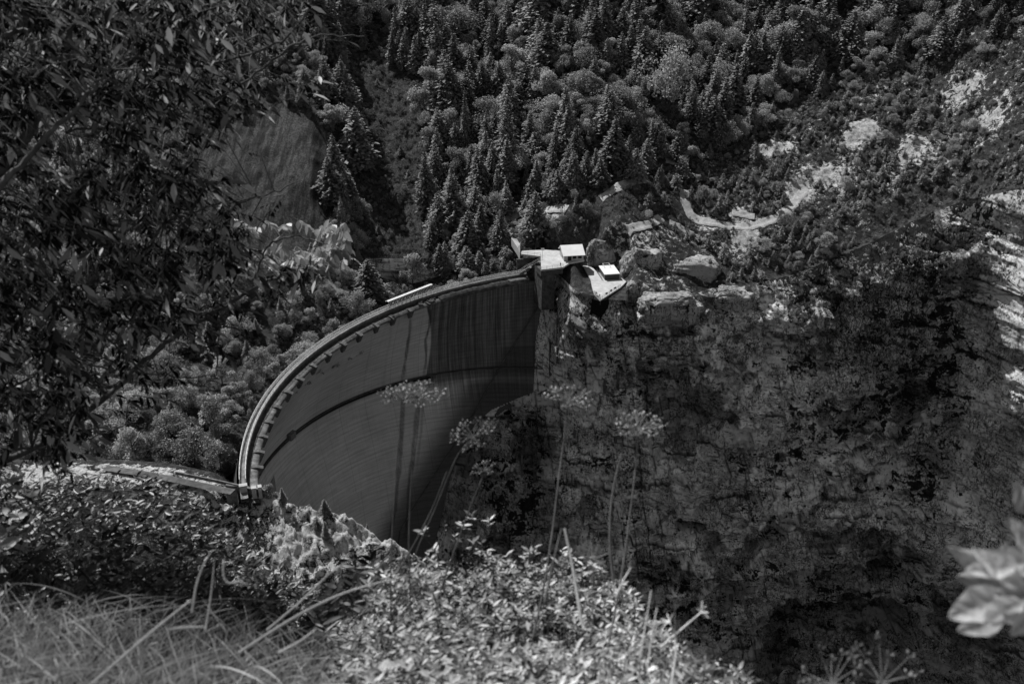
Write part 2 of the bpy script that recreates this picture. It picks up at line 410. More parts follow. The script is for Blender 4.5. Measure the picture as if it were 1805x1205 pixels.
# u of the brackets from where the photo shows them
def crest_u(px, py, d=5.5, z=-2.6):
    us = np.linspace(0, 1, 1500); a, b = proj(crest_pt(us, np.full(1500, d), np.full(1500, z)))
    return us[np.argmin((a-px)**2+(b-py)**2)]
brk = [(441, 824), (450, 796), (458, 768), (471, 742), (490, 718), (508, 691), (528, 667), (552, 643), (578, 622), (604, 602), (633, 587), (663, 571), (691, 555), (722, 541)]
for i, (px, py) in enumerate(brk):
    u = crest_u(px, py); th = radians(199*(1-u)+111.5*u); k = .9+.25*random.random()
    er = Vector((-cos(th), -sin(th), 0)); et = Vector((-sin(th), cos(th), 0)); C = Vector((54.5, 266.4, 0))+Vector((cos(th), sin(th), 0))*134
    mb = MB(); wdt = .8*k
    side = [(3.0, -1.7), (4.6, -1.75+.2*random.random()), (6.0+.5*random.random(), -2.3), (5.8, -3.2), (4.7, -5.4), (4.0, -5.4)]
    A = [C+er*d+Vector((0, 0, z))-et*wdt for d, z in side]; B = [C+er*d+Vector((0, 0, z))+et*wdt*.9 for d, z in side]
    n = len(side); mb.add(A+B, [tuple(range(n)), tuple(range(2*n-1, n-1, -1))]+[(j, n+j, n+(j+1) % n, (j+1) % n) for j in range(n)])
    child(mb.build('bracket', M['bracket']), dam_t)
# broken lump of concrete where the ledge ends
mb = MB()
for k in range(9):
    u = crest_u(757+random.uniform(-16, 8), 532+random.uniform(-4, 4), 3.5, -1.2); p = crest_pt(np.array([u]), 2.4+random.random()*2.2, -1.5-random.random()*.8)[0]
    mb.box(p, (2.6, 1.0+random.random(), .9), M=Euler((random.uniform(-.4, .4), random.uniform(-.4, .4), random.random()*3)).to_matrix())
child(mb.build('broken_concrete', M['dark_concrete']), dam_t)
# railings
def railing(name, d, u0, u1, parent, h=1.15, z0=0.0, step=2.6, r=.07, mat=None):
    n = int((u1-u0)*205/1.3); us = np.linspace(u0, u1, n); mb = MB()
    for hh in (h, h*.66, h*.33):
        mb.tube(crest_pt(us, np.full(n, d), np.full(n, z0+hh)).tolist(), r if hh == h else r*.6, 4, False)
    m = int((u1-u0)*205/step)
    for u in np.linspace(u0, u1, m):
        p = crest_pt(np.array([u]), d, z0)[0]; mb.tube([p, p+np.array([0, 0, h])], r*1.1, 4)
    return child(mb.build(name, mat or M['steel']), parent)
railing('railing', .12, .04, 1, dam_t); railing('railing', 1.78, .04, 1, dam_t)
# inspection gallery walkway running across the face
us = np.linspace(.02, .97, 300); rows = []
for out, z in ((.0, zb-.5), (-1.1, zb-.5), (-1.15, zb-.2), (.0, zb-.2)): rows.append(face_pt(us, np.full(300, z), out))
g1 = link('gallery_walkway', raw_mesh('gallery_walkway', np.stack(rows+[rows[0]], 1).reshape(-1, 3), grid_faces(300, 5), M['dark_concrete'])); child(g1, dam_t)
rows = [face_pt(us[us < u_step+.01], np.full((us < u_step+.01).sum(), z), o_) for o_, z in ((-.04, zb-.6), (-.04, zb-2.1))]
g2 = link('gallery_shade_strip', raw_mesh('gallery_shade_strip', np.stack(rows, 1).reshape(-1, 3), grid_faces(len(rows[0]), 2), M['dark'])); child(g2, dam_t)  # dark strip painted as the shade below the walkway
mb = MB()
for hh in (.5, 1.0): mb.tube(face_pt(us, np.full(300, zb-.2+hh), -1.05).tolist(), .035, 4, False)
for u in np.linspace(.02, .97, 75):
    p = face_pt(np.array([u]), np.array([zb-.2]), -1.05)[0]; mb.tube([p, p+np.array([0, 0, 1.0])], .035, 4)
child(mb.build('gallery_railing', M['dark_steel']), dam_t)
# small hut-like lump on the gallery
u_, z_ = on_dam(510, 772); p = face_pt(np.array([u_]), np.array([zb+.2]), -1.0)[0]
th = atan2(p[1]-289, p[0]-1.3); mb = MB(); mb.box(p, (2.0, 3.4, 2.4), rz=th); mb.box(p+np.array([0, 0, 1.3]), (2.4, 3.8, .25), rz=th)
child(mb.build('gallery_box', M['concrete']), dam_t)
# the abutment joint shows as a raised seam
zr = np.linspace(max(zj), min(zj), 60); ur = np.interp(zr, zj, uj); mb = MB()
mb.tube([face_pt(np.array([a]), np.array([b]), -.05)[0] for a, b in zip(ur, zr)], .28, 5); child(mb.build('abutment_seam', M['dark_concrete']), dam_t)

# ------------------------------------------------------------------ covered stretch of the crest: long white ribbed roof
A = at_z(684, 536, 2.6); B = at_z(762, 505.5, 3.6); A = Vector(A); B = Vector(B)
ax = (B-A); Ln = ax.length; ax.normalize(); nx = Vector((ax.y, -ax.x, 0)).normalized()      # towards the face
canopy = empty('walkway_canopy', tuple(A-Vector((0, 0, 2.6))), 'long narrow white ribbed canopy standing over the middle of the dam crest', 'canopy')
mb = MB(); mb2 = MB(); mb3 = MB(); nseg = 30
for k in range(nseg):
    a = A+ax*(Ln*k/nseg+.04); b = A+ax*(Ln*(k+1)/nseg-.04)
    q = [(-1.5, .75), (-.6, 1.1), (.2, 1.0)]
    for (d0, h0), (d1, h1) in zip(q, q[1:]):
        mb.add([a+nx*d0+Vector((0, 0, h0)), b+nx*d0+Vector((0, 0, h0)), b+nx*d1+Vector((0, 0, h1)), a+nx*d1+Vector((0, 0, h1))], [(0, 1, 2, 3)])
for k in range(nseg+1):
    a = A+ax*(Ln*k/nseg)
    mb2.tube([a+nx*d+Vector((0, 0, h)) for d, h in ((-1.55, .7), (-.6, 1.15), (.2, 1.06), (.6, .65), (.85, -.1), (.9, -.6))], .09, 4)
for d, h in ((.88, -.6), (-1.55, .7), (.25, 1.06)): mb2.tube([A+nx*d+Vector((0, 0, h)), B+nx*d+Vector((0, 0, h))], .13, 4)
for k in range(12):
    a = A+ax*(Ln*(k+.0)/11)
    for d, h in ((-1.5, .7), (.88, -.5)): mb3.tube([a+nx*d+Vector((0, 0, h)), a+nx*d*.9+Vector((0, 0, -3.4-.0))], .06, 4)
child(mb.build('roof_sheet', M['white']), canopy); child(mb2.build('rib_frame', M['white']), canopy); child(mb3.build('posts_frame', M['dark_steel']), canopy)
pn = MB()
for k in range(11):
    a = A+ax*(Ln*(k+.12)/11); b = A+ax*(Ln*(k+.88)/11)
    pn.add([a+nx*.5+Vector((0, 0, .62)), b+nx*.5+Vector((0, 0, .62)), b+nx*.84+Vector((0, 0, -.4)), a+nx*.84+Vector((0, 0, -.4))], [(0, 1, 2, 3)])
child(pn.build('clear_panel', M['panel']), canopy)

# ------------------------------------------------------------------ terrain: the far side of the gorge
TX = [-60, -20, 10, 25, 45, 80, 120, 150, 172, 194, 214, 240, 300, 420]
RIMY = [0, 0, 386, 369, 357, 374, 388, 396, 404, 404, 384, 378, 370, 360]
RIMZ = [-14, -14, -1, 1, 1, -3, 1, 11, 20, 30, 44, 60, 88, 120]
TZ = [0, -12, -32, -50, -100, -150, -260]
TY = {  # cliff face: distance north for each x and depth below the rim
    0:   [388, 384, 380, 369, 357, 374, 388, 396, 404, 402, 372, 362, 356, 345],
    -12: [388, 383, 380, 366, 355, 365, 374, 381, 388, 394, 362, 354, 350, 340],
    -32: [384, 380, 379, 364, 354, 360, 366, 371, 379, 386, 348, 342, 338, 328],
    -50: [380, 378, 376, 363, 354, 358, 361, 366, 373, 378, 338, 332, 328, 318],
    -100:[366, 366, 364, 359, 354, 354, 356, 359, 366, 364, 336, 326, 322, 312],
    -150:[352, 350, 350, 349, 349, 350, 352, 354, 356, 348, 334, 322, 316, 308],
    -260:[330, 330, 330, 332, 334, 334, 334, 334, 334, 330, 322, 310, 306, 300]}
def rim(X): return np.interp(X, TX, RIMY), np.interp(X, TX, RIMZ)
def sm_interp(X, T, A):
    # smoothed table lookup
    return sum(np.interp(X+o, T, A) for o in (-6, -3, 0, 3, 6))/5
def cliffY(X, Z, rimz):
    rel = Z-np.clip(rimz, -20, 120)*smooth(-80, 0, Z)    # follow the rim near the top
    cols = [sm_interp(X, TX, TY[z]) for z in TZ]
    Y = cols[0]*0; zs = np.array(TZ, float)
    q = np.clip(-rel, 0, 260)
    for i in range(len(TZ)-1):
        a, b = -zs[i], -zs[i+1]; m = (q >= a) & (q <= b); t = (q-a)/(b-a)
        Y = np.where(m, cols[i]*(1-t)+cols[i+1]*t, Y)
    xc = np.interp(Z, CZ, CXX); yc = np.interp(Z, CZ, CYY)
    t = smooth(0, 9, X-xc); Y = np.where(X-xc < 60, np.minimum(Y, yc-1-.12*np.clip(X-xc, 0, 40)*smooth(-8, -30, Z)), Y); Yin = (yc-.5)*(1-t)+Y*t
    Y = np.where(X > xc, Yin, (yc-.5)+smooth(0, 4, xc-X)*14)
    return Y
def cave(X, Z, px, py, yy, rx, ry, depth):
    p = at_y(px, py, yy); e = ((X-p[0])/rx)**2+((Z-p[2])/ry)**2
    return depth*(1-smooth(.6, 1.0, e))
def arch(X, Z, pts, yy, depth, fade):
    P = np.array([at_y(a, b, yy) for a, b in pts]); zc = np.interp(X, P[:, 0], P[:, 2])
    zc = zc+1.2*perlin(X*.25, 3.3, 0)
    inx = smooth(P[0, 0]-2, P[0, 0]+14, X)*(1-smooth(P[-1, 0]-14, P[-1, 0]+2, X))
    d = zc-Z
    return depth*inx*smooth(-.3, .8, d)*np.exp(-np.clip(d, 0, None)/fade)
def relief(X, Z, Y):
    s = Y*.7
    r = 5.5*fbm(X*.022, s*.02, Z*.018, 3) + 2.6*ridged(X*.055, 1.7, Z*.05, 4)
    r += 1.1*ridged(X*.2, 4.4, Z*.08, 3)          # upright ribs
    r += 1.3*ridged(X*.035, 8.8, Z*.22, 3)          # flat-lying beds
    r += .55*fbm(X*.6, 2.2, Z*.55, 4) + .35*ridged(X*1.3, 6.2, Z*1.1, 2)
    return r
def facets(x, z, seed):
    """flat tilted blocks: (offset, distance to the block's edge, random tone)"""
    xi = np.floor(x).astype(int); zi = np.floor(z).astype(int); r = np.random.default_rng(seed).random((6, 256, 256))
    b1 = np.full(x.shape, 9.0); b2 = b1.copy(); val = np.zeros(x.shape); tn = val.copy()
    for a in (-1, 0, 1):
        for c in (-1, 0, 1):
            i = (xi+a) & 255; j = (zi+c) & 255; dx = x-(xi+a+.1+.8*r[0, i, j]); dz = z-(zi+c+.1+.8*r[1, i, j]); d = dx*dx+dz*dz
            m = d < b1; b2 = np.where(m, b1, np.minimum(b2, d)); b1 = np.where(m, d, b1)
            val = np.where(m, (r[2, i, j]-.5)+1.1*(r[3, i, j]-.5)*dx+1.1*(r[4, i, j]-.4)*dz, val); tn = np.where(m, r[5, i, j], tn)
    return val, np.sqrt(b2)-np.sqrt(b1), tn
XC = np.concatenate([np.arange(-62, -40, 2.5), np.arange(-40, 250, .42), np.arange(250, 430, 4)])
rY, rZ = rim(XC); rZ = np.where(XC < 10, 1.5, rZ)
nzr = 470; vv = np.linspace(0, 1, nzr)
vv = vv**1.0
Zc = rZ[:, None]*(1-vv[None, :]) + (-235)*vv[None, :]; Xc = np.repeat(XC[:, None], nzr, 1)
Yc = cliffY(Xc, Zc, np.repeat(rZ[:, None], nzr, 1))
topfade = smooth(0, 12, rZ[:, None]-Zc)
xcn = np.interp(Zc, CZ, CXX); nearc = smooth(0, 14, Xc-xcn)
rel = relief(Xc, Zc, Yc)*(.25+.75*topfade)*(.12+.88*nearc)
wx_ = Xc+3.5*fbm(Xc*.06, 3.3, Zc*.06, 4); wz_ = Zc+3.5*fbm(Xc*.06, 13.3, Zc*.06, 4)
f1, e1_, t1_ = facets(wx_/11, wz_/8, 1); f2, e2_, t2_ = facets(wx_/4.2, wz_/3.4, 2); f3, e3_, t3_ = facets(wx_/1.7, wz_/1.5, 3)
f0, e0_, t0_ = facets(wx_/26, wz_/17, 9)
rel = rel*.8+(6.5*f0+4.2*f1+1.9*f2+.7*f3)*(.15+.85*topfade)*(.1+.9*nearc)
bw_ = Zc+.10*(Xc-100)+5*fbm(Xc*.012, 4.4, Zc*.02, 3)+1.6*fbm(Xc*.07, 6.4, Zc*.07, 3)
bm1 = smooth(-.12, .12, fbm(Xc*.025, 8.1, Zc*.05, 3)); bm2 = smooth(-.1, .1, fbm(Xc*.03+9, 8.1, Zc*.06, 3))
sg1 = np.mod(bw_/9.5, 1.0); sg2 = np.mod(bw_/3.7+.3, 1.0)
rel = rel+(3.0*(1-sg1)*bm1+1.1*(1-sg2)*bm2)*(.1+.9*nearc)*topfade*-1+1.0*bm1*nearc
vw_ = Xc+.15*Zc+3*fbm(Xc*.03, 2.4, Zc*.015, 3); sv = np.mod(vw_/6.1, 1.0); bm3 = smooth(.0, .2, fbm(Xc*.03+4, 1.1, Zc*.02, 3))
Yc = Yc - rel*np.where(Xc > xcn, 1, .3)
for a in ((1238, 634, 366, 2.2, 2.6, 10), (1212, 903, 360, 7, 3.6, 12), (1108, 507, 380, 5.5, 4.5, 14),
          (1150, 780, 362, 3.0, 6, 7), (1350, 690, 366, 3, 2, 3)):
    Yc = Yc + cave(Xc, Zc, *a)
Yc = Yc + arch(Xc, Zc, [(1400, 935), (1440, 900), (1490, 862), (1560, 845), (1620, 838), (1670, 852), (1710, 885)], 352, 7, 13)
Yc = Yc + arch(Xc, Zc, [(1300, 1180), (1350, 1110), (1400, 1070), (1470, 1040), (1560, 1030), (1650, 1050), (1740, 1120)], 345, 5, 30)
Yc = Yc + arch(Xc, Zc, [(1350, 1140), (1385, 1100), (1440, 1090), (1520, 1085), (1590, 1090), (1640, 1110)], 345, 26, 45)
Yc = Yc + arch(Xc, Zc, [(1090, 992), (1200, 1002), (1300, 1000), (1420, 990)], 355, 4, 5)
Yc = Yc + arch(Xc, Zc, [(1000, 925), (1080, 922), (1200, 925), (1260, 920)], 358, 2.5, 6)
Yc = Yc + arch(Xc, Zc, [(1420, 985), (1500, 960), (1570, 965), (1650, 1010)], 350, 5, 8)
# rounded slabs below the path, left by quarrying
for (px, py, rx, rz_, dp) in ((1170, 512, 13, 5, 5), (1280, 505, 12, 6, 6), (1050, 560, 9, 8, 2), (1230, 860, 14, 12, 4), (1300, 770, 12, 8, 3.5), (1400, 760, 10, 6, 3)):
    p = at_y(px, py, 372 if py < 600 else 360); e = ((Xc-p[0])/rx)**2+((Zc-p[2])/rz_)**2
    Yc = Yc - dp*np.sqrt(np.clip(1-e, 0, 1))
cpx, cpy = proj(np.stack([Xc, Yc, Zc], -1))
# plants hold on where the face is rough or leans back
dY = np.gradient(Yc, axis=1)/np.minimum(np.gradient(Zc, axis=1), -1e-3)
veg = .1+.75*fbm(Xc*.03, 5.5, Zc*.035, 5)+.25*np.clip(dY, 0, 1.2)
veg += .45*(1-smooth(0, 22, rZ[:, None]-Zc))*smooth(75, 100, Xc)+.3*np.exp(-((Xc-128)/26)**2-((Zc-0)/22)**2)+.45*np.exp(-((Xc-150)/14)**2-((Zc+40)/26)**2)+.35*np.exp(-((Xc-118)/8)**2-((Zc+45)/30)**2)
veg += .28*np.exp(-((Xc+5)/22)**2-((Zc+85)/30)**2)
veg -= .35*np.exp(-((Xc-80)/26)**2-((Zc+60)/35)**2)
veg += .5*np.exp(-((Xc-172)/16)**2-((Zc+22)/24)**2); veg -= .6*smooth(196, 208, Xc)
ctone = 1.0-.35*np.exp(-((Xc-165)/22)**2-((Zc+20)/60)**2)
ctone *= 1-.3*(1-smooth(-150, -110, Zc))
def px_tone(pts, yy, amt, fade, up=1.0):  # paints the shade under overhangs and ledges into the rock tone
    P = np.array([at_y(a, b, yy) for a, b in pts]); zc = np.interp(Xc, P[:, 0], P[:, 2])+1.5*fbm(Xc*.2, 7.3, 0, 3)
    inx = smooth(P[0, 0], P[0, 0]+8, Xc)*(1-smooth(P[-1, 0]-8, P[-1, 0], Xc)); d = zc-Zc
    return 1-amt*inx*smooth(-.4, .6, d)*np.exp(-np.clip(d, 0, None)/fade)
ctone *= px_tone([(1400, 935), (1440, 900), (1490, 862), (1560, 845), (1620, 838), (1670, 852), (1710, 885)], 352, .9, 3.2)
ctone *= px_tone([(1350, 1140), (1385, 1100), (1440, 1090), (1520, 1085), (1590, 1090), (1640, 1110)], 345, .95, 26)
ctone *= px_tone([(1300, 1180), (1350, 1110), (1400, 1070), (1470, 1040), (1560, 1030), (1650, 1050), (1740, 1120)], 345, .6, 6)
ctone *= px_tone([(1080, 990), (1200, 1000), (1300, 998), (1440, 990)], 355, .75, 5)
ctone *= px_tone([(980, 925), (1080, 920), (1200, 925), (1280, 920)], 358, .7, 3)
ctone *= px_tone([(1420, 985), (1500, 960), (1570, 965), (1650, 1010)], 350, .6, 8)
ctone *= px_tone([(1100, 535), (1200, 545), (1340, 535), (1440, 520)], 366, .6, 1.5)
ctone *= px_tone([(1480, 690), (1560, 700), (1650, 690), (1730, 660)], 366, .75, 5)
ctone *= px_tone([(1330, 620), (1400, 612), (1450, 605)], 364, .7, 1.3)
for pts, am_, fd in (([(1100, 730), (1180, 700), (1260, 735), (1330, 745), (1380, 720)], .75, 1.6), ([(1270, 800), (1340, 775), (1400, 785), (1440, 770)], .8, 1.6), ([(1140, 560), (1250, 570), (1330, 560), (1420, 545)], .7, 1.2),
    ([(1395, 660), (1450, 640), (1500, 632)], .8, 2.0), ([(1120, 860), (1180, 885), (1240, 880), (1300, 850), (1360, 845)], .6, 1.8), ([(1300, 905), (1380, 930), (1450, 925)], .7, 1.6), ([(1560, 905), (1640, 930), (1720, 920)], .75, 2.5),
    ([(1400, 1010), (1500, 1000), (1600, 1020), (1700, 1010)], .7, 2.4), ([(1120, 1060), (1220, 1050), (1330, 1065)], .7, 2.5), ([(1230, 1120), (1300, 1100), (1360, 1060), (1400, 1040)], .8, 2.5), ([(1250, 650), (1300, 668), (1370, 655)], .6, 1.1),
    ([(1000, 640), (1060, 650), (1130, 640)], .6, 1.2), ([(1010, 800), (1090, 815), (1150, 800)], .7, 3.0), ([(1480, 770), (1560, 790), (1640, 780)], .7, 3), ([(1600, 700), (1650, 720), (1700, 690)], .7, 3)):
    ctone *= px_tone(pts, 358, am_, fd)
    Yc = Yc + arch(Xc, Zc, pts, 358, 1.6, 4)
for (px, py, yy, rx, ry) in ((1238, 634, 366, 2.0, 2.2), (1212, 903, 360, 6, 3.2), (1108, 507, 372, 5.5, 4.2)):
    p = at_y(px, py, yy); ctone *= 1-.93*np.exp(-(((Xc-p[0])/rx)**2+((Zc-p[2])/ry)**2)**3)  # darkness inside the caves, painted into the rock tone
em = smooth(.3, .6, .5+fbm(Xc*.03, 1.2, Zc*.03, 3))
ctone *= 1-.85*(1-smooth(.0, .07, e1_+.05*fbm(Xc*.5, 1, Zc*.5, 3)))*smooth(.35, .6, t2_)
ctone *= 1-.75*(1-smooth(.0, .08, e2_+.06*fbm(Xc*.9, 2, Zc*.9, 3)))*em
ctone *= (.93+.14*t0_)*(.88+.24*t1_)*(.9+.2*t2_)
ctone *= 1-.6*smooth(.14, .2, fbm(Xc*.035+5, 2.2, Zc*.03, 6, .6))
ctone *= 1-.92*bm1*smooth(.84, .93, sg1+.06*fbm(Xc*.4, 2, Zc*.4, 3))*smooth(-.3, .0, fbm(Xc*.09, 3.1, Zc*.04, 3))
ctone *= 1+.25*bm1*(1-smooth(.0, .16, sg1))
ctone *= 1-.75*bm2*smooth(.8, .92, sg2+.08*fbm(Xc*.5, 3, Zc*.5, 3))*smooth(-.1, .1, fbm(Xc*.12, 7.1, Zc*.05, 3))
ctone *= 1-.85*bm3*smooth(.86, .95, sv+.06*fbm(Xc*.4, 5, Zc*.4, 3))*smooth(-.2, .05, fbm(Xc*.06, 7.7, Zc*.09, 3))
ctone *= 1+.22*fbm(Xc*.03, 9.2, Zc*.03, 4)
ctone = (.05+.95*ctone)*1.18
ctone *= 1-.55*smooth(-30, -62, Zc) if 0 else 1
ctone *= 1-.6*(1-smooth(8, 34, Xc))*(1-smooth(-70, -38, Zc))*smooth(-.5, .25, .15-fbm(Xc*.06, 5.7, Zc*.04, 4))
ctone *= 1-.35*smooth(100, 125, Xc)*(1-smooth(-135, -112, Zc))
ribby = np.exp(-((Xc-152)/30)**4-((Zc-5)/48)**4)
ctone = np.clip(ctone, .03, 2.2)*(1+.8*smooth(207, 214, Xc+.12*Zc))  # sunlit look of the right-hand spur put into its tone
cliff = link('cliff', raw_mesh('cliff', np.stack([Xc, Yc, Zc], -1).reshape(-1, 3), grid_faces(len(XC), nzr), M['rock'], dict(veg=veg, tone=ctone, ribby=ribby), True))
tag(cliff, kind='structure')

# hillside above the rim and behind the dam
def smi(X, T, A): return sum(np.interp(X+o, T, A) for o in (-12, -8, -4, 0, 4, 8, 12))/7
def Hbase(X, Y):
    ry, rz = rim(X)
    arcY = 266.4+np.sqrt(np.clip(134**2-(X-54.5)**2, 0, None))
    yflat = np.where(X > 10, ry+2, smi(X, [-400, -140, -100, -60, -20, 10], [330, 318, 328, 352, 384, 392]))
    z0 = np.where(X > 10, rz, smi(X, [-400, -130, -85, -60, -20, 4, 10], [-9, -9, -12, -18, -14, -4, -1]))
    s = np.interp(X, [-400, -100, 0, 100, 200, 300], [.46, .44, .45, .47, .5, .5])
    t = Y-yflat; up = np.where(t > 0, t, 0); k = 8.0; sp = k*np.logaddexp(0, t/k)-k*np.log(2)*np.exp(-np.abs(t)/k)
    z = z0+s*np.clip(sp, 0, None)
    xg = np.interp(Y, [380, 450, 560, 700], [-48, -60, -90, -120])
    dg = (X-xg)/np.interp(Y, [380, 560], [20, 30]); z -= 16*np.exp(-dg**2)*smooth(365, 420, Y)
    # spur of loose ground left of the gully
    z += 6*np.clip(1-np.abs(X-np.interp(Y, [400, 520], [-84, -100])+1.2*perlin(Y*.06, 4.4, 0))/16, 0, 1)*smooth(390, 430, Y)*(1-smooth(505, 530, Y))
    z -= 5*smooth(520, 545, Y)*(1-smooth(560, 620, Y))*np.exp(-((X+120)/45)**2)
    # level shelf for the buildings
    m = smooth(14, 18, X)*(1-smooth(33, 40, X))*(1-smooth(400, 412, Y)); z = z*(1-m)+np.minimum(z, 5.5)*m
    z = np.where((X > 12) & (X < 60) & (Y < 384), np.minimum(z, rz+(Y-ry)*.3), z)
    return z
PADS = []
def H(X, Y):
    X = np.asarray(X, float); Y = np.asarray(Y, float)
    z = Hbase(X, Y); ry, rz = rim(X)
    a = smooth(0, 14, np.where(X > 10, Y-ry, 20))
    z = z+a*(3.2*fbm(X*.02, Y*.02, 1.1, 3)+1.8*ridged(X*.045, Y*.05, 2.2, 3))+.5*fbm(X*.25, Y*.25, 3.3, 4)*a
    rk = smooth(60, 110, X)*a; z = z+rk*1.3*ridged(X*.12, Y*.16, 5.5, 4)
    z = z+1.1*ridged(X*.11, Y*.025, 8.2, 3)*np.exp(-((X+120)/34)**2)*smooth(395, 420, Y)*(1-smooth(500, 520, Y))
    for (x0, x1, y0, y1, zp) in PADS:
        m = smooth(x0-5, x0, X)*(1-smooth(x1, x1+5, X))*smooth(y0-5, y0, Y)*(1-smooth(y1, y1+5, Y)); z = z*(1-m)+np.minimum(z, zp)*m
    return z
PADS.append((8, 26, 376, 402, 6.2)); PADS.append((30, 46, 350, 392, 1.2))
def ystart(X):
    ry, rz = rim(X); arcY = 266.4+np.sqrt(np.clip(134.2**2-(X-54.5)**2, 0, None))
    y = np.where(X > 10, ry, arcY+.3)
    y = np.where(X > 10, cliffY(X, rz, rz)-.3*0, y)
    return np.where(X < -78.5, np.interp(X, [-400, -90, -78.5], [236, 240, 270]), y)
XH = np.concatenate([np.arange(-420, -130, 3), np.arange(-130, 300, .65), np.arange(300, 480, 4)])
nyr = 420; tv = np.linspace(0, 1, nyr)**1.25; ys = ystart(XH)
Yh = ys[:, None]+(900-ys[:, None])*tv[None, :]; Xh = np.repeat(XH[:, None], nyr, 1)
Zh = H(Xh, Yh)
# sew the first row to the rim of the cliff
rs = Yc[:, 0]; first = np.interp(XH, XC, rs); firstz = np.interp(XH, XC, Zc[:, 0])
bl = (1-smooth(0, 10, Yh-ys[:, None]))*(Xh > 12)
Yh = Yh+(first[:, None]-ys[:, None])*bl; Zh = Zh*(1-bl)+firstz[:, None]*bl
def hit(px, py):
    d = ray(px, py); y = np.linspace(226, 880, 2600); t = y/d[1]; x = d[0]*t; z = CAMH+d[2]*t
    h = H(x, y); ok = (y > ystart(x)) & (h >= z); k = np.argmax(ok) if ok.any() else len(y)-1
    return np.array([x[k], y[k], h[k]])
def inpoly(X, Y, poly):
    r = np.zeros(np.shape(X), bool); n = len(poly)
    for i in range(n):
        x1, y1 = poly[i][:2]; x2, y2 = poly[(i+1) % n][:2]
        c = ((y1 > Y) != (y2 > Y)) & (X < (x2-x1)*(Y-y1)/(y2-y1+1e-12)+x1); r ^= c
    return r
SCREE = [hit(*q) for q in ((330, 230), (400, 195), (470, 198), (545, 188), (575, 240), (612, 300), (600, 350), (580, 410), (520, 470), (440, 480), (330, 400))]
bare = .05*np.ones_like(Zh)+.35*fbm(Xh*.05, Yh*.05, 7.7, 4)
xr = np.interp(Yh, [380, 430, 470, 530], [40, 75, 110, 190])
bare += .1*smooth(-4, 26, Xh-xr)+.22*ridged(Xh*.06, Yh*.09, 4.2, 3)*smooth(-4, 26, Xh-xr)
bare -= .25*(1-smooth(0, 16, Yh-ys[:, None]))*smooth(90, 120, Xh)
bare -= .3*smooth(500, 540, Yh)*(Xh < 200)
for (px, py, r, a) in ((1690, 160, 4, .45), (1720, 140, 3, .4), (1385, 255, 4, .4), (1360, 265, 4, .4), (1410, 340, 4, .7), (1450, 300, 3, .5), (1520, 225, 4, .5), (1500, 250, 4, .35),
                       (1540, 235, 3, .4), (1620, 250, 5, .4), (1750, 210, 5, .4), (1250, 390, 3, .4), (1190, 400, 4, .3), (1150, 410, 5, .3), (1320, 412, 3, .7), (1310, 380, 3, .7), (1300, 425, 3, .4), (980, 372, 4, .6), (885, 415, 4, .5),
                       (1075, 340, 3, .4), (1480, 320, 5, .5), (1600, 290, 6, .35), (1090, 440, 5, .3), (60, 590, 9, .9), (100, 270, 14, .8), (1130, 440, 5, .25)):
    p = hit(px, py); bare += a*np.exp(-((Xh-p[0])**2/(r*1.5)**2+(Yh-p[1])**2/(r*1.6)**2))
scree = inpoly(Xh+9*fbm(Xh*.07, Yh*.07, 0, 5), Yh+12*fbm(Xh*.06, Yh*.06, 4, 5), SCREE).astype(float)
bare = bare*(1-.8*scree)
HF = grid_faces(len(XH), nyr); hx_, hy_, hz_ = Xh.ravel()[HF[:, 0]], Yh.ravel()[HF[:, 0]], Zh.ravel()[HF[:, 0]]
zc_ = np.clip(hz_, -190, -1); HF = HF[~((np.hypot(hx_-kin(zc_, CX), hy_-kin(zc_, CY)) < kin(zc_, RR)+2.2) & (hx_ < 12) & (hz_ < -2))]
hill = link('hillside', raw_mesh('hillside', np.stack([Xh, Yh, Zh], -1).reshape(-1, 3), HF, M['ground'], dict(bare=bare, scree=scree), True))
tag(hill, kind='structure')
def bare_at(X, Y):
    i = np.clip(np.searchsorted(XH, X), 0, len(XH)-1); y0 = ys[i]; t = np.clip((Y-y0)/(900-y0), 0, 1)**(1/1.25)
    return bare[i, np.clip((t*(nyr-1)).astype(int), 0, nyr-1)], scree[i, np.clip((t*(nyr-1)).astype(int), 0, nyr-1)]
# gravel paths laid over the hillside
def path(name, pts, wdt, label=None, mat=None):
    P = np.array([hit(*q)[:2] for q in pts]); seg = np.hypot(*np.diff(P, axis=0).T); s = np.r_[0, np.cumsum(seg)]; n = max(8, int(s[-1]/.7))
    q = np.linspace(0, s[-1], n); X = np.interp(q, s, P[:, 0]); Y = np.interp(q, s, P[:, 1])
    for _ in range(6): X[1:-1] = (X[:-2]+X[2:]+X[1:-1])/3; Y[1:-1] = (Y[:-2]+Y[2:]+Y[1:-1])/3
    tx = np.gradient(X); ty = np.gradient(Y); l = np.hypot(tx, ty)+1e-9; nx_ = -ty/l; ny_ = tx/l
    ww = wdt*(1+.35*perlin(q*.3, 1.1, 0)); rows = []
    zc = H(X, Y)
    for k in np.linspace(-1, 1, 9):
        a = X+nx_*k*ww/2; b = Y+ny_*k*ww/2; rows.append(np.stack([a, b, np.maximum(H(a, b)+.12, zc*.5+.5*H(a, b)+.12)-(.35 if abs(k) == 1 else 0)], -1))
    o = link(name, raw_mesh(name, np.stack(rows, 1).reshape(-1, 3), grid_faces(n, 9), mat or M['path'], None, True)); tag(o, label, kind='structure'); return o
path('footpath', [(1205, 335), (1208, 360), (1216, 378), (1240, 392), (1290, 400), (1330, 398), (1360, 388), (1385, 372), (1405, 350), (1420, 335)], 5.0)
path('footpath', [(1290, 375), (1330, 382)], 3.5)
path('footpath', [(1172, 255), (1180, 270), (1182, 290)], 5)
path('footpath', [(1058, 350), (1080, 335), (1110, 322), (1140, 318)], 5)
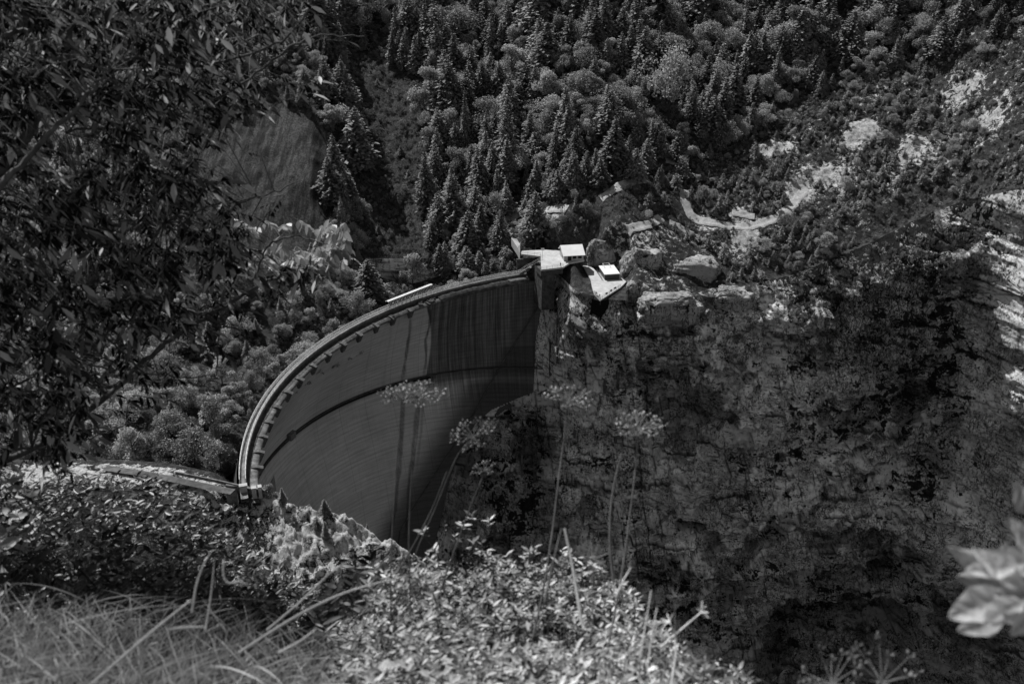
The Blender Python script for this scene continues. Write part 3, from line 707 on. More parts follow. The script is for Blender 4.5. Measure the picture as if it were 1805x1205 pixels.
path('footpath', [(960, 372), (1000, 368)], 4)
path('footpath', [(1105, 410), (1140, 398), (1165, 384)], 4.5)
path('footpath', [(878, 408), (890, 392), (915, 374), (945, 362)], 6.0)
path('footpath', [(1180, 392), (1200, 400), (1222, 412)], 3.0)

def cliff_at(px, py):
    q = (cpx2-px)**2+(cpy2-py)**2; k = np.argmin(q); return np.array([Xc.flat[k], Yc.flat[k], Zc.flat[k]])
cpx2, cpy2 = proj(np.stack([Xc, Yc, Zc], -1))
for (a, b0, b1, w_, lab) in ((984, 562, 640, 1.6, 'tall dark concrete rib on the cliff just right of the dam, uppermost one'), (971, 602, 700, 1.5, 'dark concrete rib at the cliff edge beside the dam, left of the uppermost one'),
        (1065, 668, 765, 1.3, 'concrete rib on the cliff above the cup-shaped umbel, left one of a pair'), (1088, 655, 780, 1.1, 'concrete rib on the cliff above the cup-shaped umbel, right one of a pair'),
        (897, 775, 842, 1.0, 'short concrete rib low on the dark cliff foot, left of the others'), (942, 770, 850, 1.3, 'longer concrete rib on the dark cliff foot below the dam corner'),
        (919, 780, 840, .9, 'thin concrete rib between two wider ones on the dark cliff foot'), (1014, 690, 770, 1.0, 'concrete rib behind the cup-shaped umbel'),
        (872, 920, 960, .9, 'lowest left concrete rib just above the shrub line'), (894, 925, 962, .9, 'lowest right concrete rib just above the shrub line')):
    p0 = cliff_at(a, b0); p1 = cliff_at(a, b1); mb = MB(); y = min(p0[1], p1[1])-.6
    n = 5
    for k in range(n):
        z0 = p0[2]+(p1[2]-p0[2])*k/n; z1 = p0[2]+(p1[2]-p0[2])*(k+1)/n; yy = p0[1]+(p1[1]-p0[1])*(k+.5)/n-.5; mb.box(((p0[0]+p1[0])/2, yy+1, (z0+z1)/2), (w_, 2.6, abs(z0-z1)+.02*k))
    o = mb.build('concrete_rib', M['dark_concrete']); tag(o, lab, 'rib', 'concrete ribs anchored into the cliff')

# rounded rock outcrops between the cabin and the paths
import bmesh
M['rock_s'] = M['rock']
OUT = []
for (a, b, wpx, hpx, dm, sd, lab) in ((1135, 462, 88, 62, .6, 1, 'large rounded rock outcrop right of the cabin, with a pale sunlit top edge'), (1058, 440, 58, 44, .7, 2, 'rounded rock outcrop directly behind the white-roofed cabin'),
        (1180, 536, 128, 46, .5, 3, 'broad smooth rock slab on the cliff edge right of the viewing platform'), (1290, 540, 104, 62, .6, 4, 'smooth dome of rock on the cliff edge, right of the broad slab'),
        (1220, 470, 120, 34, .6, 5, 'layered rock ledge above the smooth dome'), (1128, 505, 52, 36, .8, 6, 'dark-faced rock beside the small tunnel mouth, right of the platform')):
    p = hit(a, b) if b < 500 else cliff_at(a, b-8); d = p[1]*cos(PITCH)-(p[2]-CAMH)*sin(PITCH); w_ = .86*wpx*d/F; h_ = .8*hpx*d/F
    n1, n2 = 90, 46; th, ph = np.meshgrid(np.linspace(0, 2*pi, n1), np.linspace(0, pi, n2), indexing='ij')
    dx, dy, dz = np.cos(th)*np.sin(ph), np.sin(th)*np.sin(ph), np.cos(ph)
    sg = lambda q: np.sign(q)*np.abs(q)**.62
    g = 1+.34*fbm(dx*1.3+sd*7, dy*1.3, dz*1.3, 5)+.09*ridged(dx*2.5+sd, dy*2.5, dz*8, 4)-.12*ridged(dx*1.5+sd, 3.3, dz*1.0, 2)
    P = np.stack([sg(dx)*w_/2*g, sg(dy)*w_*dm/2*g, dz*h_*.85*g], -1)+p*0
    o = link('rock_outcrop', raw_mesh('rock_outcrop', P.reshape(-1, 3), grid_faces(n1, n2)[:, ::-1], M['rock'], dict(veg=(.12+.5*fbm(dx*2+sd, dy*2, dz*2, 4)).ravel(), tone=np.full(n1*n2, .62), ribby=np.zeros(n1*n2)), True)); o.location = (p[0], p[1]+w_*dm*.15, p[2]-.38*h_)
    tag(o, lab, 'rock'); OUT.append((p[0], p[1], w_/2+1.5))
PATHP = [hit(*q)[:2] for q in ((1205, 335), (1208, 360), (1216, 378), (1240, 392), (1265, 397), (1290, 400), (1310, 400), (1330, 398), (1345, 394), (1360, 388), (1385, 372), (1405, 350), (1420, 335), (1290, 375), (1310, 379), (1330, 382), (1172, 255), (1180, 270), (1182, 290), (1058, 350), (1080, 335), (1110, 322), (1140, 318), (960, 372), (980, 371), (1000, 368), (1105, 410), (1125, 404), (1140, 398), (1165, 384), (878, 408), (890, 392), (915, 374), (945, 362))]
CLEAR = [hit(*q)[:2] for q in ((1690, 160), (1720, 140), (1385, 255), (1410, 340), (1520, 225), (1250, 395), (1320, 412), (1300, 430), (1450, 300), (1470, 290), (1620, 250), (1750, 210), (1345, 265), (1395, 350), (1500, 240), (1740, 135), (1680, 175))]
PATHP = np.array(PATHP); CLEAR = np.array(CLEAR)
def blocked(x, y, h):
    # keeps the paths, clearings and outcrops open towards the viewer
    d = PATHP-np.array([x, y]); 
    if (((d[:, 1] > -3.0) & (d[:, 1] < h*1.6+1)) & (np.abs(d[:, 0]) < 2.2)).any(): return True
    d = CLEAR-np.array([x, y])
    if ((d[:, 1] > -4) & (d[:, 1] < h*1.3+3) & (np.abs(d[:, 0]) < 2.6)).any(): return True
    return any(abs(x-q[0]) < q[2] and -q[2]-h*1.2 < y-q[1] < q[2]*.7 for q in OUT)
# ------------------------------------------------------------------ buildings and terraces on the right bank
def fence_line(mb, P, h=1.1, step=2.0, r=.04, rails=(1, .5), wire=None):
    P = [Vector(p) for p in P]
    for a, b in zip(P, P[1:]):
        n = max(1, round((b-a).length/step))
        for k in range(n+1):
            q = a.lerp(b, k/n); mb.tube([q, q+Vector((0, 0, h))], r, 4)
        for f in rails: mb.tube([a+Vector((0, 0, h*f)), b+Vector((0, 0, h*f))], r*.8, 4)
ZP = 6.8
pl = [at_z(px, py, ZP) for px, py in ((954, 475), (993, 470.5), (1004, 463), (1030, 458), (1024, 447), (990, 442), (960, 440), (917, 442), (919, 447.5), (953, 451.5))]
terrace = empty('entrance_terrace', tuple(pl[0]), 'pale paved terrace with a front railing at the far end of the dam', 'terrace')
mb = MB(); mb.prism([(p[0], p[1]) for p in pl][::1], ZP-.7, ZP); child(mb.build('paving', M['paving']), terrace)
mb = MB()
a, b = Vector(pl[0]), Vector(pl[1]); dn = (b-a).normalized(); bk = Vector((-dn.y, dn.x, 0))
mb.add([a+bk*.3+Vector((0, 0, -.7)), b+bk*.3+Vector((0, 0, -.7)), b+bk*.3+Vector((0, 0, -3)), a+bk*.3+Vector((0, 0, -3)), a+bk*8+Vector((0, 0, -.7)), b+bk*8+Vector((0, 0, -.7)), b+bk*8+Vector((0, 0, -3)), a+bk*8+Vector((0, 0, -3))],
       [(0, 1, 2, 3), (4, 7, 6, 5), (0, 3, 7, 4), (1, 5, 6, 2)])
c = a.lerp(b, .2)+bk*5
mb.box((a.x+1.6, a.y+6, -3), (5.5, 9, 17), rz=atan2(dn.y, dn.x))
child(mb.build('support_wall', M['dark_concrete']), terrace)
mb = MB(); fence_line(mb, [pl[8], pl[9]], 1.3, 2.6, .06, (1, .5)); child(mb.build('terrace_railing', M['dark_steel']), terrace)
mb = MB(); fence_line(mb, [pl[0], pl[1]], 1.3, 2.4, .05, (1, .66, .33)); child(mb.build('terrace_railing', M['dark_steel']), terrace)
# retaining wall below the entrance path
w0 = at_z(911, 458, ZP-2.2); w1 = at_z(956, 456, ZP-2.2)
rw = MB(); a, b = Vector(w0), Vector(w1); rw.box(((a+b)/2+Vector((0, .4, -3.3))), ((b-a).length, .8, 6.6), rz=atan2((b-a).y, (b-a).x)); rw.box(((a+b)/2+Vector((0, .4, .12))), ((b-a).length+.3, 1.2, .25), rz=atan2((b-a).y, (b-a).x))
o = rw.build('retaining_wall', M['dark_concrete']); tag(o, 'dark concrete retaining wall behind the steps at the far end of the dam', 'wall')
# pale slanting path block left of the terrace
mb = MB(); q = [at_z(901, 419, 10.5), at_z(911, 421, 10.5), at_z(917, 430, 9.0), at_z(916.5, 446, 7.0), at_z(912, 436, 8.6)]
mb.add(q+[p-np.array([0, 0, 3.5]) for p in q], [(0, 1, 2, 4), (4, 2, 3), (5, 9, 7, 6), (9, 8, 7), (0, 4, 9, 5), (4, 3, 8, 9), (3, 2, 7, 8), (2, 1, 6, 7), (1, 0, 5, 6)])
o = mb.build('ramp', M['paving']); tag(o, 'short pale concrete ramp climbing left from the entrance terrace', 'ramp')
# steps from the crest up to the terrace
st = empty('stairway', tuple(at_z(915, 484, 0)), 'railed flight of steps rising from the far end of the dam crest to the terrace', 'stairs')
K = [Vector(at_z(913, 482.5, 0)), Vector(at_z(929, 470, 3.3)), Vector(at_z(935, 468.5, 3.3)), Vector(at_z(951, 459, 6.7)), Vector(at_z(957, 457, 6.7))]
K = [Vector(at_z(916, 482.0, 0)), Vector(at_z(932, 471.5, 3.2)), Vector(at_z(938, 469.0, 3.2)), Vector(at_z(949, 462, 6.6)), Vector(at_z(956, 459.5, 6.7))]
mb = MB(); side = Vector((.55, -.85, 0)).normalized()
for a, b in ((K[0], K[1]), (K[2], K[3])):
    n = 16
    for k in range(n):
        p = a.lerp(b, (k+.5)/n); dl = (b-a)/n; mb.box((p.x, p.y, a.z+(b.z-a.z)*(k+1)/n-.1), (max(.3, dl.xy.length)*1.05, 1.7, .2), rz=atan2(dl.y, dl.x))
    mb.add([a+side*.9, b+side*.9, b+side*.9-Vector((0, 0, .6)), a+side*.9-Vector((0, 0, .6))], [(0, 1, 2, 3)])
for a, b in ((K[1], K[2]), (K[3], K[4])):
    d = b-a; mb.box((a+b)/2+Vector((0, 0, -.1)), (d.length, 1.7, .2), rz=atan2(d.y, d.x))
child(mb.build('steps', M['concrete']), st)
for s in (-.9, .9):
    mb = MB(); fence_line(mb, [k+side*s for k in K], 1.1, 1.9, .05, (1, .5)); child(mb.build('stair_railing', M['steel']), st)
# gabled hut with a white roof
def P3(v): return tuple(map(float, v))
HL = Vector(at_z(994, 460.5, ZP)); HR = Vector(at_z(1028.5, 458.5, ZP)); hx = (HR-HL); hw = hx.length; hx.normalize(); hy = Vector((-hx.y, hx.x, 0))
hut = empty('gabled_hut', P3(HL), 'small pale hut with a bright white pitched roof beside the entrance terrace', 'hut')
dpt = 8.5; eh = 2.7; rh = 5.0
mb = MB(); V = []
for x in (0, hw):
    for y, z in ((0, 0), (dpt, 0), (dpt, eh), (dpt*.62, rh-.15), (0, eh)): V.append(HL+hx*x+hy*y+Vector((0, 0, z)))
mb.add(V, [(0, 1, 2, 3, 4), (9, 8, 7, 6, 5), (0, 4, 9, 5), (1, 6, 7, 2)]); child(mb.build('wall', M['plaster']), hut)
mb = MB(); o_ = .55; ea = -.8; sl = (rh-eh)/(dpt*.62)
def slab(y0, z0, y1, z1, x0=-o_, x1=None):
    x1 = hw+o_ if x1 is None else x1
    q = [HL+hx*x+hy*y+Vector((0, 0, z+t)) for t in (0, .16) for x, y, z in ((x0, y0, z0), (x1, y0, z0), (x1, y1, z1), (x0, y1, z1))]
    mb.add(q, [(3, 2, 1, 0), (4, 5, 6, 7), (0, 1, 5, 4), (1, 2, 6, 5), (2, 3, 7, 6), (3, 0, 4, 7)])
slab(ea, eh+ea*sl, dpt*.62, rh); slab(dpt*.62+.01, rh, dpt+.6, eh-.3)
child(mb.build('roof', M['white']), hut)
for x0, x1, z0, z1, nm in ((hw*.2, hw*.38, .1, 2.0, 'door'), (hw*.45, hw*.62, .9, 2.0, 'window'), (hw*.72, hw*.9, .9, 2.0, 'window')):
    mb = MB(); c = HL+hx*(x0+x1)/2-hy*.03+Vector((0, 0, (z0+z1)/2)); mb.box(c, (x1-x0, .08, z1-z0), rz=atan2(hx.y, hx.x)); f = child(mb.build(nm, M['dark']), hut)
mb = MB(); c = HL-hx*.03+hy*3+Vector((0, 0, 1.5)); mb.box(c, (.08, 2.2, 1.6), rz=atan2(hx.y, hx.x)); child(mb.build('side_window', M['concrete']), hut)
# viewing platform with the low flat-roofed cabin
Z2 = 2.0
vp = [(1026, 468), (1038, 465), (1056, 487), (1090, 500), (1100, 492), (1112, 500), (1095, 505), (1058.5, 529), (1044, 520), (1040, 505), (1041, 494)]
vp = [at_z(x, y, Z2) for x, y in ((1027, 467.5), (1038, 465), (1053, 480), (1090, 486), (1104, 496), (1094, 506), (1058, 529), (1047, 517), (1043.5, 505), (1041, 492))]
plat = empty('viewing_platform', P3(vp[6]), 'pale wedge-shaped viewing platform on the cliff edge to the right of the dam', 'platform')
poly = [(p[0], p[1]) for p in vp]; mb = MB()
ring = poly; n = len(ring)
mb.add([(x, y, Z2) for x, y in ring]+[(x, y, Z2-.5) for x, y in ring], [tuple(range(n))]+[(i, (i+1) % n, n+(i+1) % n, n+i) for i in range(n)])
child(mb.build('paving', M['paving']), plat)
mb = MB(); nn = [0, 6, 7, 8, 9]
for i, j in ((9, 0), (8, 9), (6, 7), (5, 6)):
    a = Vector((*ring[i], Z2-.5)); b = Vector((*ring[j], Z2-.5)); cen = Vector((sum(p[0] for p in ring)/n, sum(p[1] for p in ring)/n, Z2))
    q = (cen-(a+b)/2); q.z = 0; q.normalize(); a += q*.15; b += q*.15
    dz = 2.6 if (i, j) in ((9, 0), (8, 9)) else 1.6
    mb.add([a, b, b-Vector((0, 0, dz)), a-Vector((0, 0, dz))], [(0, 1, 2, 3)])
tip = Vector((*ring[6], Z2-.5)); cdir = (cen-tip); cdir.z = 0; cdir.normalize()
child(mb.build('retaining_face', M['dark_concrete']), plat)
mb = MB(); mb.add([tip+Vector((-3, 2.5, 0)), tip+Vector((3.5, 2.5, 0)), tip+Vector((0, .3, 0)), tip+Vector((-4, 7, -16)), tip+Vector((6, 7, -18)), tip+Vector((1, 4, -17))],
              [(0, 1, 2), (0, 2, 5, 3), (2, 1, 4, 5), (1, 0, 3, 4)]); child(mb.build('rock_support', M['rock_s'] if 'rock_s' in M else M['dark_concrete']), plat)
mb = MB(); e = [Vector(p) for p in (vp[7], vp[6], vp[5])]; fence_line(mb, [p for p in e], 1.25, 1.9, .05, (1, .66, .33)); child(mb.build('platform_railing', M['dark_steel']), plat)
for a, b, t in ((e[1], e[2], .3), (e[1], e[2], .52), (e[1], e[2], .72), (e[0], e[1], .35)):
    mb = MB(); q = a.lerp(b, t); d = b-a; mb.box(q+Vector((0, 0, 1.2)), (1.5, .7, .08), M=(Euler((radians(35), 0, atan2(d.y, d.x))).to_matrix())); child(mb.build('information_board', M['dark_steel']), plat)
# cabin
c0 = Vector(at_z(1066, 493.5, Z2)); c1 = Vector(at_z(1091, 492.0, Z2)); c3 = Vector(at_z(1055, 476.5, Z2)); cx_ = (c1-c0); cw = cx_.length; cx_.normalize(); cy_ = Vector((-cx_.y, cx_.x, 0)); cd = 9.5; ch = 2.3
cab = empty('flat_roofed_cabin', P3(c0), 'low dark cabin with a white flat roof standing on the viewing platform', 'cabin')
ang = atan2(cx_.y, cx_.x); cc = c0+cx_*cw/2+cy_*cd/2
mb = MB(); mb.box(cc+Vector((0, 0, ch/2)), (cw, cd, ch), rz=ang)
for k in range(4): mb.box(c0+cx_*cw/2+Vector((0, 0, .35+.55*k))-cy_*.04, (cw+.12, .12, .2), rz=ang)
child(mb.build('cabin_wall', M['dark_steel']), cab)
mb = MB(); mb.box(cc+Vector((0, 0, ch+.14)), (cw+.5, cd+.5, .28), rz=ang); child(mb.build('roof', M['white']), cab)
mb = MB(); q = c0+cx_*1.3+cy_*(cd-2.6)+Vector((0, 0, ch+.28))
R_ = [q, q+cx_*2.6, q+cx_*2.6+cy_*2.4, q+cy_*2.4]
for a, b in zip(R_, R_[1:]+R_[:1]): mb.tube([a+Vector((0, 0, 1.1)), b+Vector((0, 0, 1.1))], .07, 4); mb.tube([a, a+Vector((0, 0, 1.1))], .07, 4); mb.tube([a, b], .07, 4)
child(mb.build('roof_hatch_rail', M['steel']), cab)
mb = MB(); lf = [c0-cx_*1.2-cy_*.3, c0-cx_*1.2+cy_*cd]; fence_line(mb, [Vector(p) for p in lf], 1.5, 1.2, .05, (1, .6, .3)); o = mb.build('metal_fence', M['dark_steel']); tag(o, 'dark metal fence running beside the white-roofed cabin', 'fence')
# sign on a post
sp = Vector(at_z(956, 458, ZP)); top = at_z(957, 438, 0); sg = empty('sign_post', P3(sp), 'small white sign board on a slim post at the corner of the terrace', 'sign')
mb = MB(); mb.tube([sp, sp+Vector((0, 0, 4.9))], .07, 5); child(mb.build('post', M['steel']), sg)
mb = MB(); mb.box(sp+Vector((.1, -.08, 4.7)), (1.35, .1, 1.0), M=Euler((radians(-35), 0, .1)).to_matrix()); child(mb.build('board', M['white']), sg)

# people
def make_person(loc, rz, label, cloth):
    # body as one continuous skinned surface, grown with bmesh skin data
    import bmesh
    root = empty('person', P3(loc), label, 'person')
    J = [(0, 0, .93), (0, 0, 1.12), (0, 0, 1.36), (0, 0, 1.47), (0, .01, 1.56), (0, .02, 1.66),
         (-.18, 0, 1.38), (-.23, .02, 1.1), (-.2, .22, 1.0), (-.19, .3, .98), (.18, 0, 1.38), (.23, .02, 1.1), (.2, .22, 1.0), (.19, .3, .98),
         (-.1, 0, .88), (-.11, .02, .48), (-.11, -.02, .07), (-.11, .12, .03), (.1, 0, .88), (.12, .02, .48), (.13, -.02, .07), (.13, .12, .03)]
    R = [.15, .14, .15, .06, .09, .085, .07, .05, .035, .03, .07, .05, .035, .03, .1, .065, .045, .04, .1, .065, .045, .04]
    E_ = [(0, 1), (1, 2), (2, 3), (3, 4), (4, 5), (2, 6), (6, 7), (7, 8), (8, 9), (2, 10), (10, 11), (11, 12), (12, 13), (0, 14), (14, 15), (15, 16), (16, 17), (0, 18), (18, 19), (19, 20), (20, 21)]
    bm = bmesh.new(); sl = bm.verts.layers.skin.verify(); vs = [bm.verts.new(j) for j in J]
    for a, b in E_: bm.edges.new((vs[a], vs[b]))
    for v, r in zip(vs, R): v[sl].radius = (r, r); v[sl].use_root = (v is vs[0])
    me = bpy.data.meshes.new('body'); bm.to_mesh(me); bm.free(); b = link('body', me); b.modifiers.new('skin', 'SKIN'); sm = b.modifiers.new('sub', 'SUBSURF'); sm.levels = 1
    dg = bpy.context.evaluated_depsgraph_get(); dg.update(); me2 = bpy.data.meshes.new_from_object(b.evaluated_get(dg)); bpy.data.objects.remove(b)
    me2.materials.clear(); me2.materials.append(cloth)
    o = link('body', me2, root); root.rotation_euler.z = rz
    mb = MB(); mb.tube([(0, .0, 1.6), (0, -.01, 1.7), (0, 0, 1.76), (0, 0, 1.775)], [.085, .1, .07, .02], 8); hh = mb.build('hair', M['dark'], root, True)
    return root
M['cloth_dark'] = simple('dark_clothing', .04, nscale=5, var=.3); M['cloth_pale'] = simple('pale_clothing', .5, nscale=5, var=.2)
_pp = at_z(988, 469.6, ZP)
make_person(_pp, 2.6, 'person in dark clothes standing at the front railing of the entrance terrace', M['cloth_dark'])
_pp = at_z(1057, 525, Z2)
make_person(_pp, 2.9, 'person in a pale top standing at the tip of the viewing platform', M['cloth_pale'])

# ------------------------------------------------------------------ near bank: rocky shoulder where the dam meets our side
def near_sheet():
    # control columns: (px, py, distance north) down the visible slope
    colsd = [(-150, 250, 3), (60, 810, 245), (200, 818, 240), (300, 835, 236), (400, 852, 231), (450, 862, 228), (480, 872, 226), (520, 880, 225), (570, 888, 223), (620, 908, 221), (660, 930, 219), (700, 958, 217), (740, 990, 214), (800, 1040, 212)]
    return colsd
NX = [-190, -150, -120, -100, -88, -80, -74, -69, -64, -58, -52, -46, -40, -34, -28, -20, -10]
# crest line of the shoulder: x -> (north edge y, its height)
def shoulder(X):
    pts = [(60, 806, 240), (200, 812, 240), (300, 828, 238), (400, 850, 233), (440, 866, 229), (490, 880, 226), (540, 884, 224), (590, 894, 222), (640, 922, 220), (680, 945, 218), (720, 972, 216), (760, 1005, 213), (820, 1060, 210)]
    P = np.array([at_y(a, b, y) for a, b, y in pts])
    return np.interp(X, P[:, 0], P[:, 1]), np.interp(X, P[:, 0], P[:, 2])
xs_ = np.arange(-220, -8, .45); nv = 300
ye, ze = shoulder(xs_); s_ = np.linspace(-34, 75, nv)       # metres south of the edge, negative = beyond it
Xn = np.repeat(xs_[:, None], nv, 1); Yn = ye[:, None]-s_[None, :]
drop = np.where(s_ < 0, -np.abs(s_)**1.0*1.9, -np.interp(s_, [0, 5, 12, 25, 75], [0, 3.2, 8.5, 20, 62]))
onroad = (1-smooth(-84, -76, xs_))                                # the road shelf is level before it meets the rock
roadd = np.where(s_ < 0, -np.interp(-s_, [0, 4, 34], [0, .5, 26]), -np.interp(s_, [0, 8, 12, 75], [0, .4, 3, 60]))
Zn = ze[:, None]*(1-onroad[:, None])+onroad[:, None]*np.minimum(ze[:, None], -.4)+(drop[None, :]*(1-onroad[:, None])+roadd[None, :]*onroad[:, None])
am = smooth(-86, -70, Xn)
Zn += am*(2.4*fbm(Xn*.09, Yn*.09, 1.5, 3)+1.9*ridged(Xn*.22, Yn*.22, 2.5, 4)+.8*ridged(Xn*.6, Yn*.6, 3.5, 3)+1.6*facets(Xn/3.2, Yn/3.2, 12)[0])-am*2.0
Zn += (1-am)*.4*fbm(Xn*.3, Yn*.3, 1, 4)*smooth(6, 12, s_)[None, :]
bn = .62+.6*fbm(Xn*.09, Yn*.09, 9.1, 4)*am-.55*(1-am)*smooth(-2, 3, np.abs(s_-4)[None, :]-5)
nb = link('near_bank', raw_mesh('near_bank', np.stack([Xn, Yn, Zn], -1).reshape(-1, 3), grid_faces(len(xs_), nv)[:, ::-1], M['ground'], dict(bare=bn, scree=0*bn), True)); tag(nb, kind='structure')
# road that reaches the crest from the left, with its low parapet
rp = [at_z(*q, .15) for q in ((190, 820), (250, 829), (300, 838), (380, 855), (415, 862))]
def strip(name, C, wdt, z, mat, kind='structure'):
    C = [Vector(c) for c in C]; V = []
    for i, c in enumerate(C):
        t = (C[min(i+1, len(C)-1)]-C[max(i-1, 0)]).normalized(); nrm = Vector((t.y, -t.x, 0)); V += [(c.x+nrm.x*w_, c.y+nrm.y*w_, z) for w_ in (0, wdt)]
    o = link(name, raw_mesh(name, V, np.array([(2*i, 2*i+1, 2*i+3, 2*i+2) for i in range(len(C)-1)]), mat)); tag(o, kind=kind); return o
strip('road', rp, 2.6, .2, M['road'])
pw = MB()
q = [Vector(at_z(*a, .3)) for a in ((310, 833), (350, 841), (380, 847), (428, 858))]
for a, b in zip(q, q[1:]): pw.box((a+b)/2+Vector((0, 0, .0)), ((b-a).length, .45, .9), rz=atan2((b-a).y, (b-a).x))
o = pw.build('parapet_wall', M['panel']); tag(o, 'low pale parapet wall along the road leading to the near end of the dam', 'wall')
# arched stone abutment block beside the near end
ab = empty('stone_abutment', P3(at_z(440, 862, 0)), 'curved stone wall with a coping below the near end of the dam crest', 'wall')
mb = MB(); mc = MB(); ring = [Vector(at_z(a, b, .1)) for a, b in ((398, 856), (420, 857), (440, 861), (458, 862), (468, 865))]
for a, b in zip(ring, ring[1:]):
    mb.add([a, b, b+Vector((.3, -1.5, -7)), a+Vector((0, -1.5, -7))], [(0, 1, 2, 3)]); mc.box((a+b)/2+Vector((0, .1, .15)), ((b-a).length+.05, .9, .35), rz=atan2((b-a).y, (b-a).x))
e1 = ring[-1]; mb.add([e1, e1+Vector((.6, 8, 0)), e1+Vector((.8, 8, -8)), e1+Vector((.3, -1.5, -7))], [(0, 1, 2, 3)])
child(mb.build('stone_face', M['concrete']), ab); child(mc.build('coping', M['panel']), ab)
# small gate posts at the near end of the crest
gp = empty('crest_gate', tuple(crest_pt(np.array([.02]), 1, 0)[0]), 'pale concrete gate posts closing the near end of the dam crest', 'gate')
mb = MB()
for d, u, h, wd in ((1.0, .018, 2.4, 1.9), (3.6, .012, 1.9, 1.2), (5.2, .01, 2.2, .9)):
    p = crest_pt(np.array([u]), d, 0)[0]; mb.box(p+np.array([0, 0, h/2-1.2]), (wd, 1.3, h+1.2), rz=.3); mb.box(p+np.array([0, 0, h-.5]), (wd*1.15, 1.5, .2), rz=.3)
child(mb.build('gate_post', M['plaster']), gp)
# ------------------------------------------------------------------ trees of the hillside
def quads_mesh(name, C, U, W, mat, shade, tri=False):
    """C centres, U and W half-axes (n,3)"""
    n = len(C)
    if tri:
        V = np.stack([C-W, C+W, C+U*1.6], 1).reshape(-1, 3); Fq = np.arange(3*n).reshape(n, 3); k = 3
    else:
        V = np.stack([C-U*.9, C-W+U*.1, C+U, C+W+U*.1], 1).reshape(-1, 3); Fq = np.arange(4*n).reshape(n, 4); k = 4
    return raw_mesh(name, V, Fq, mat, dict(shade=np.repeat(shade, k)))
def unit(v): return v/np.maximum(np.linalg.norm(v, axis=-1, keepdims=True), 1e-9)
def conifer_mesh(seed, slim=.2, levels=26, open_=0.0, mat=None):
    """unit height crown"""
    r = np.random.default_rng(seed); C = []; U = []; W = []; S = []
    lean = r.normal(0, .012, 2)
    for i in range(levels):
        z = .09+.9*(i/levels)**.92; t = (z-.09)/.91
        R = slim*((1-t)**.82+.03)*(1+r.normal(0, .1)); R *= 1-.35*smooth(.25, 0, t)
        nb = max(4, int(13*(1-t)+4)); a0 = r.random()*6.3
        for b in range(nb):
            if r.random() < open_*.5: continue
            a = a0+2*pi*b/nb+r.normal(0, .2); L = R*(.7+.45*r.random()); dz = -L*(.28+.25*r.random())*(1-t*.8)
            m = max(3, int(10*L/slim)+2)
            for k in range(m):
                q = (k+.6)/m; rad = L*q; p = np.array([cos(a)*rad+lean[0]*z, sin(a)*rad+lean[1]*z, z+dz*q*q+.04*L*r.normal()])
                side = r.normal(0, .35)*L*(1-q*.6); p[:2] += np.array([-sin(a), cos(a)])*side*.55
                u = np.array([cos(a+r.normal(0, .6)), sin(a+r.normal(0, .6)), -.25+r.normal(0, .35)])
                w_ = unit(np.cross(u, [0, 0, 1])+r.normal(0, .3, 3))
                sz = (.026+.014*r.random())*(1.1-.45*t)*(1+open_*.3)
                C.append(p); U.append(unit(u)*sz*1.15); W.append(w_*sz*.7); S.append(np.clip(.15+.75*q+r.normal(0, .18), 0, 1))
    for k in range(14):
        C.append(np.array([lean[0], lean[1], .93+.07*k/14])); U.append(unit(np.array([r.normal(), r.normal(), .8]))*.02); W.append(unit(r.normal(size=3))*.01); S.append(.7)
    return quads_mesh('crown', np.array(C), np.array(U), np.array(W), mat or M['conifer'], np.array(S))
def broad_mesh(seed, n=2600, wide=.36, lobes=11, mat=None, leaf=.021, z0=.2):
    r = np.random.default_rng(seed); L = []
    for i in range(lobes):
        a = r.random()*6.3; q = r.random()**.6; zc = z0+.16+.48*r.random(); rr = wide*(.30+.25*r.random())*(1.1-abs(zc-.55))
        rad = wide*q*(1-.75*smooth(.5, .95, zc)); L.append((cos(a)*rad, sin(a)*rad, zc, rr, rr*(.8+.3*r.random())))
    L.append((0, 0, .78, wide*.42, wide*.45))
    C = []; S = []
    per = n//len(L)
    for (x, y, z, rr, rz) in L:
        d = unit(r.normal(size=(per, 3))); rad = r.random(per)**.33
        rad *= 1+.3*perlin(d[:, 0]*2.2+x*9, d[:, 1]*2.2+y*9, d[:, 2]*2.2+z*9)
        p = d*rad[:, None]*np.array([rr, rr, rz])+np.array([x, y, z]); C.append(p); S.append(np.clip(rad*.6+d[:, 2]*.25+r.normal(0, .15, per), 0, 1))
    C = np.concatenate(C); S = np.concatenate(S); k = len(C)
    keep = C[:, 2] > .06; C = C[keep]; S = S[keep]; k = len(C); C[:, 2] *= .99/C[:, 2].max()
    U = unit(r.normal(size=(k, 3)))*(leaf*(.7+.6*r.random(k)))[:, None]; W = unit(np.cross(U, r.normal(size=(k, 3))))*leaf*.62
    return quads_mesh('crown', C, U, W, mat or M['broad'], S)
def trunk_mesh(seed, limbs=0, r0=.016, top=.9):
    r = np.random.default_rng(seed); mb = MB(); mb.tube([(0, 0, -.06), (r.normal(0, .008), 0, .3), (0, r.normal(0, .008), .6), (0, 0, top)], [r0, r0*.8, r0*.5, r0*.12], 5, False)
    for i in range(limbs):
        a = r.random()*6.3; z = .2+.35*r.random(); L = .14+.14*r.random(); mb.tube([(0, 0, z), (cos(a)*L*.5, sin(a)*L*.5, z+L*.45), (cos(a)*L, sin(a)*L, z+L*1.1)], [r0*.5, r0*.35, r0*.1], 4, False)
    me = mb.build('trunk', M['bark'], link_it=False); return me
CON = [conifer_mesh(100+i, (.19, .24, .27, .3, .33, .22, .38, .28)[i]) for i in range(8)]
PIN = [conifer_mesh(200+i, (.3, .26, .34, .3, .38)[i], 12, .6, M['scrub']) for i in range(5)]
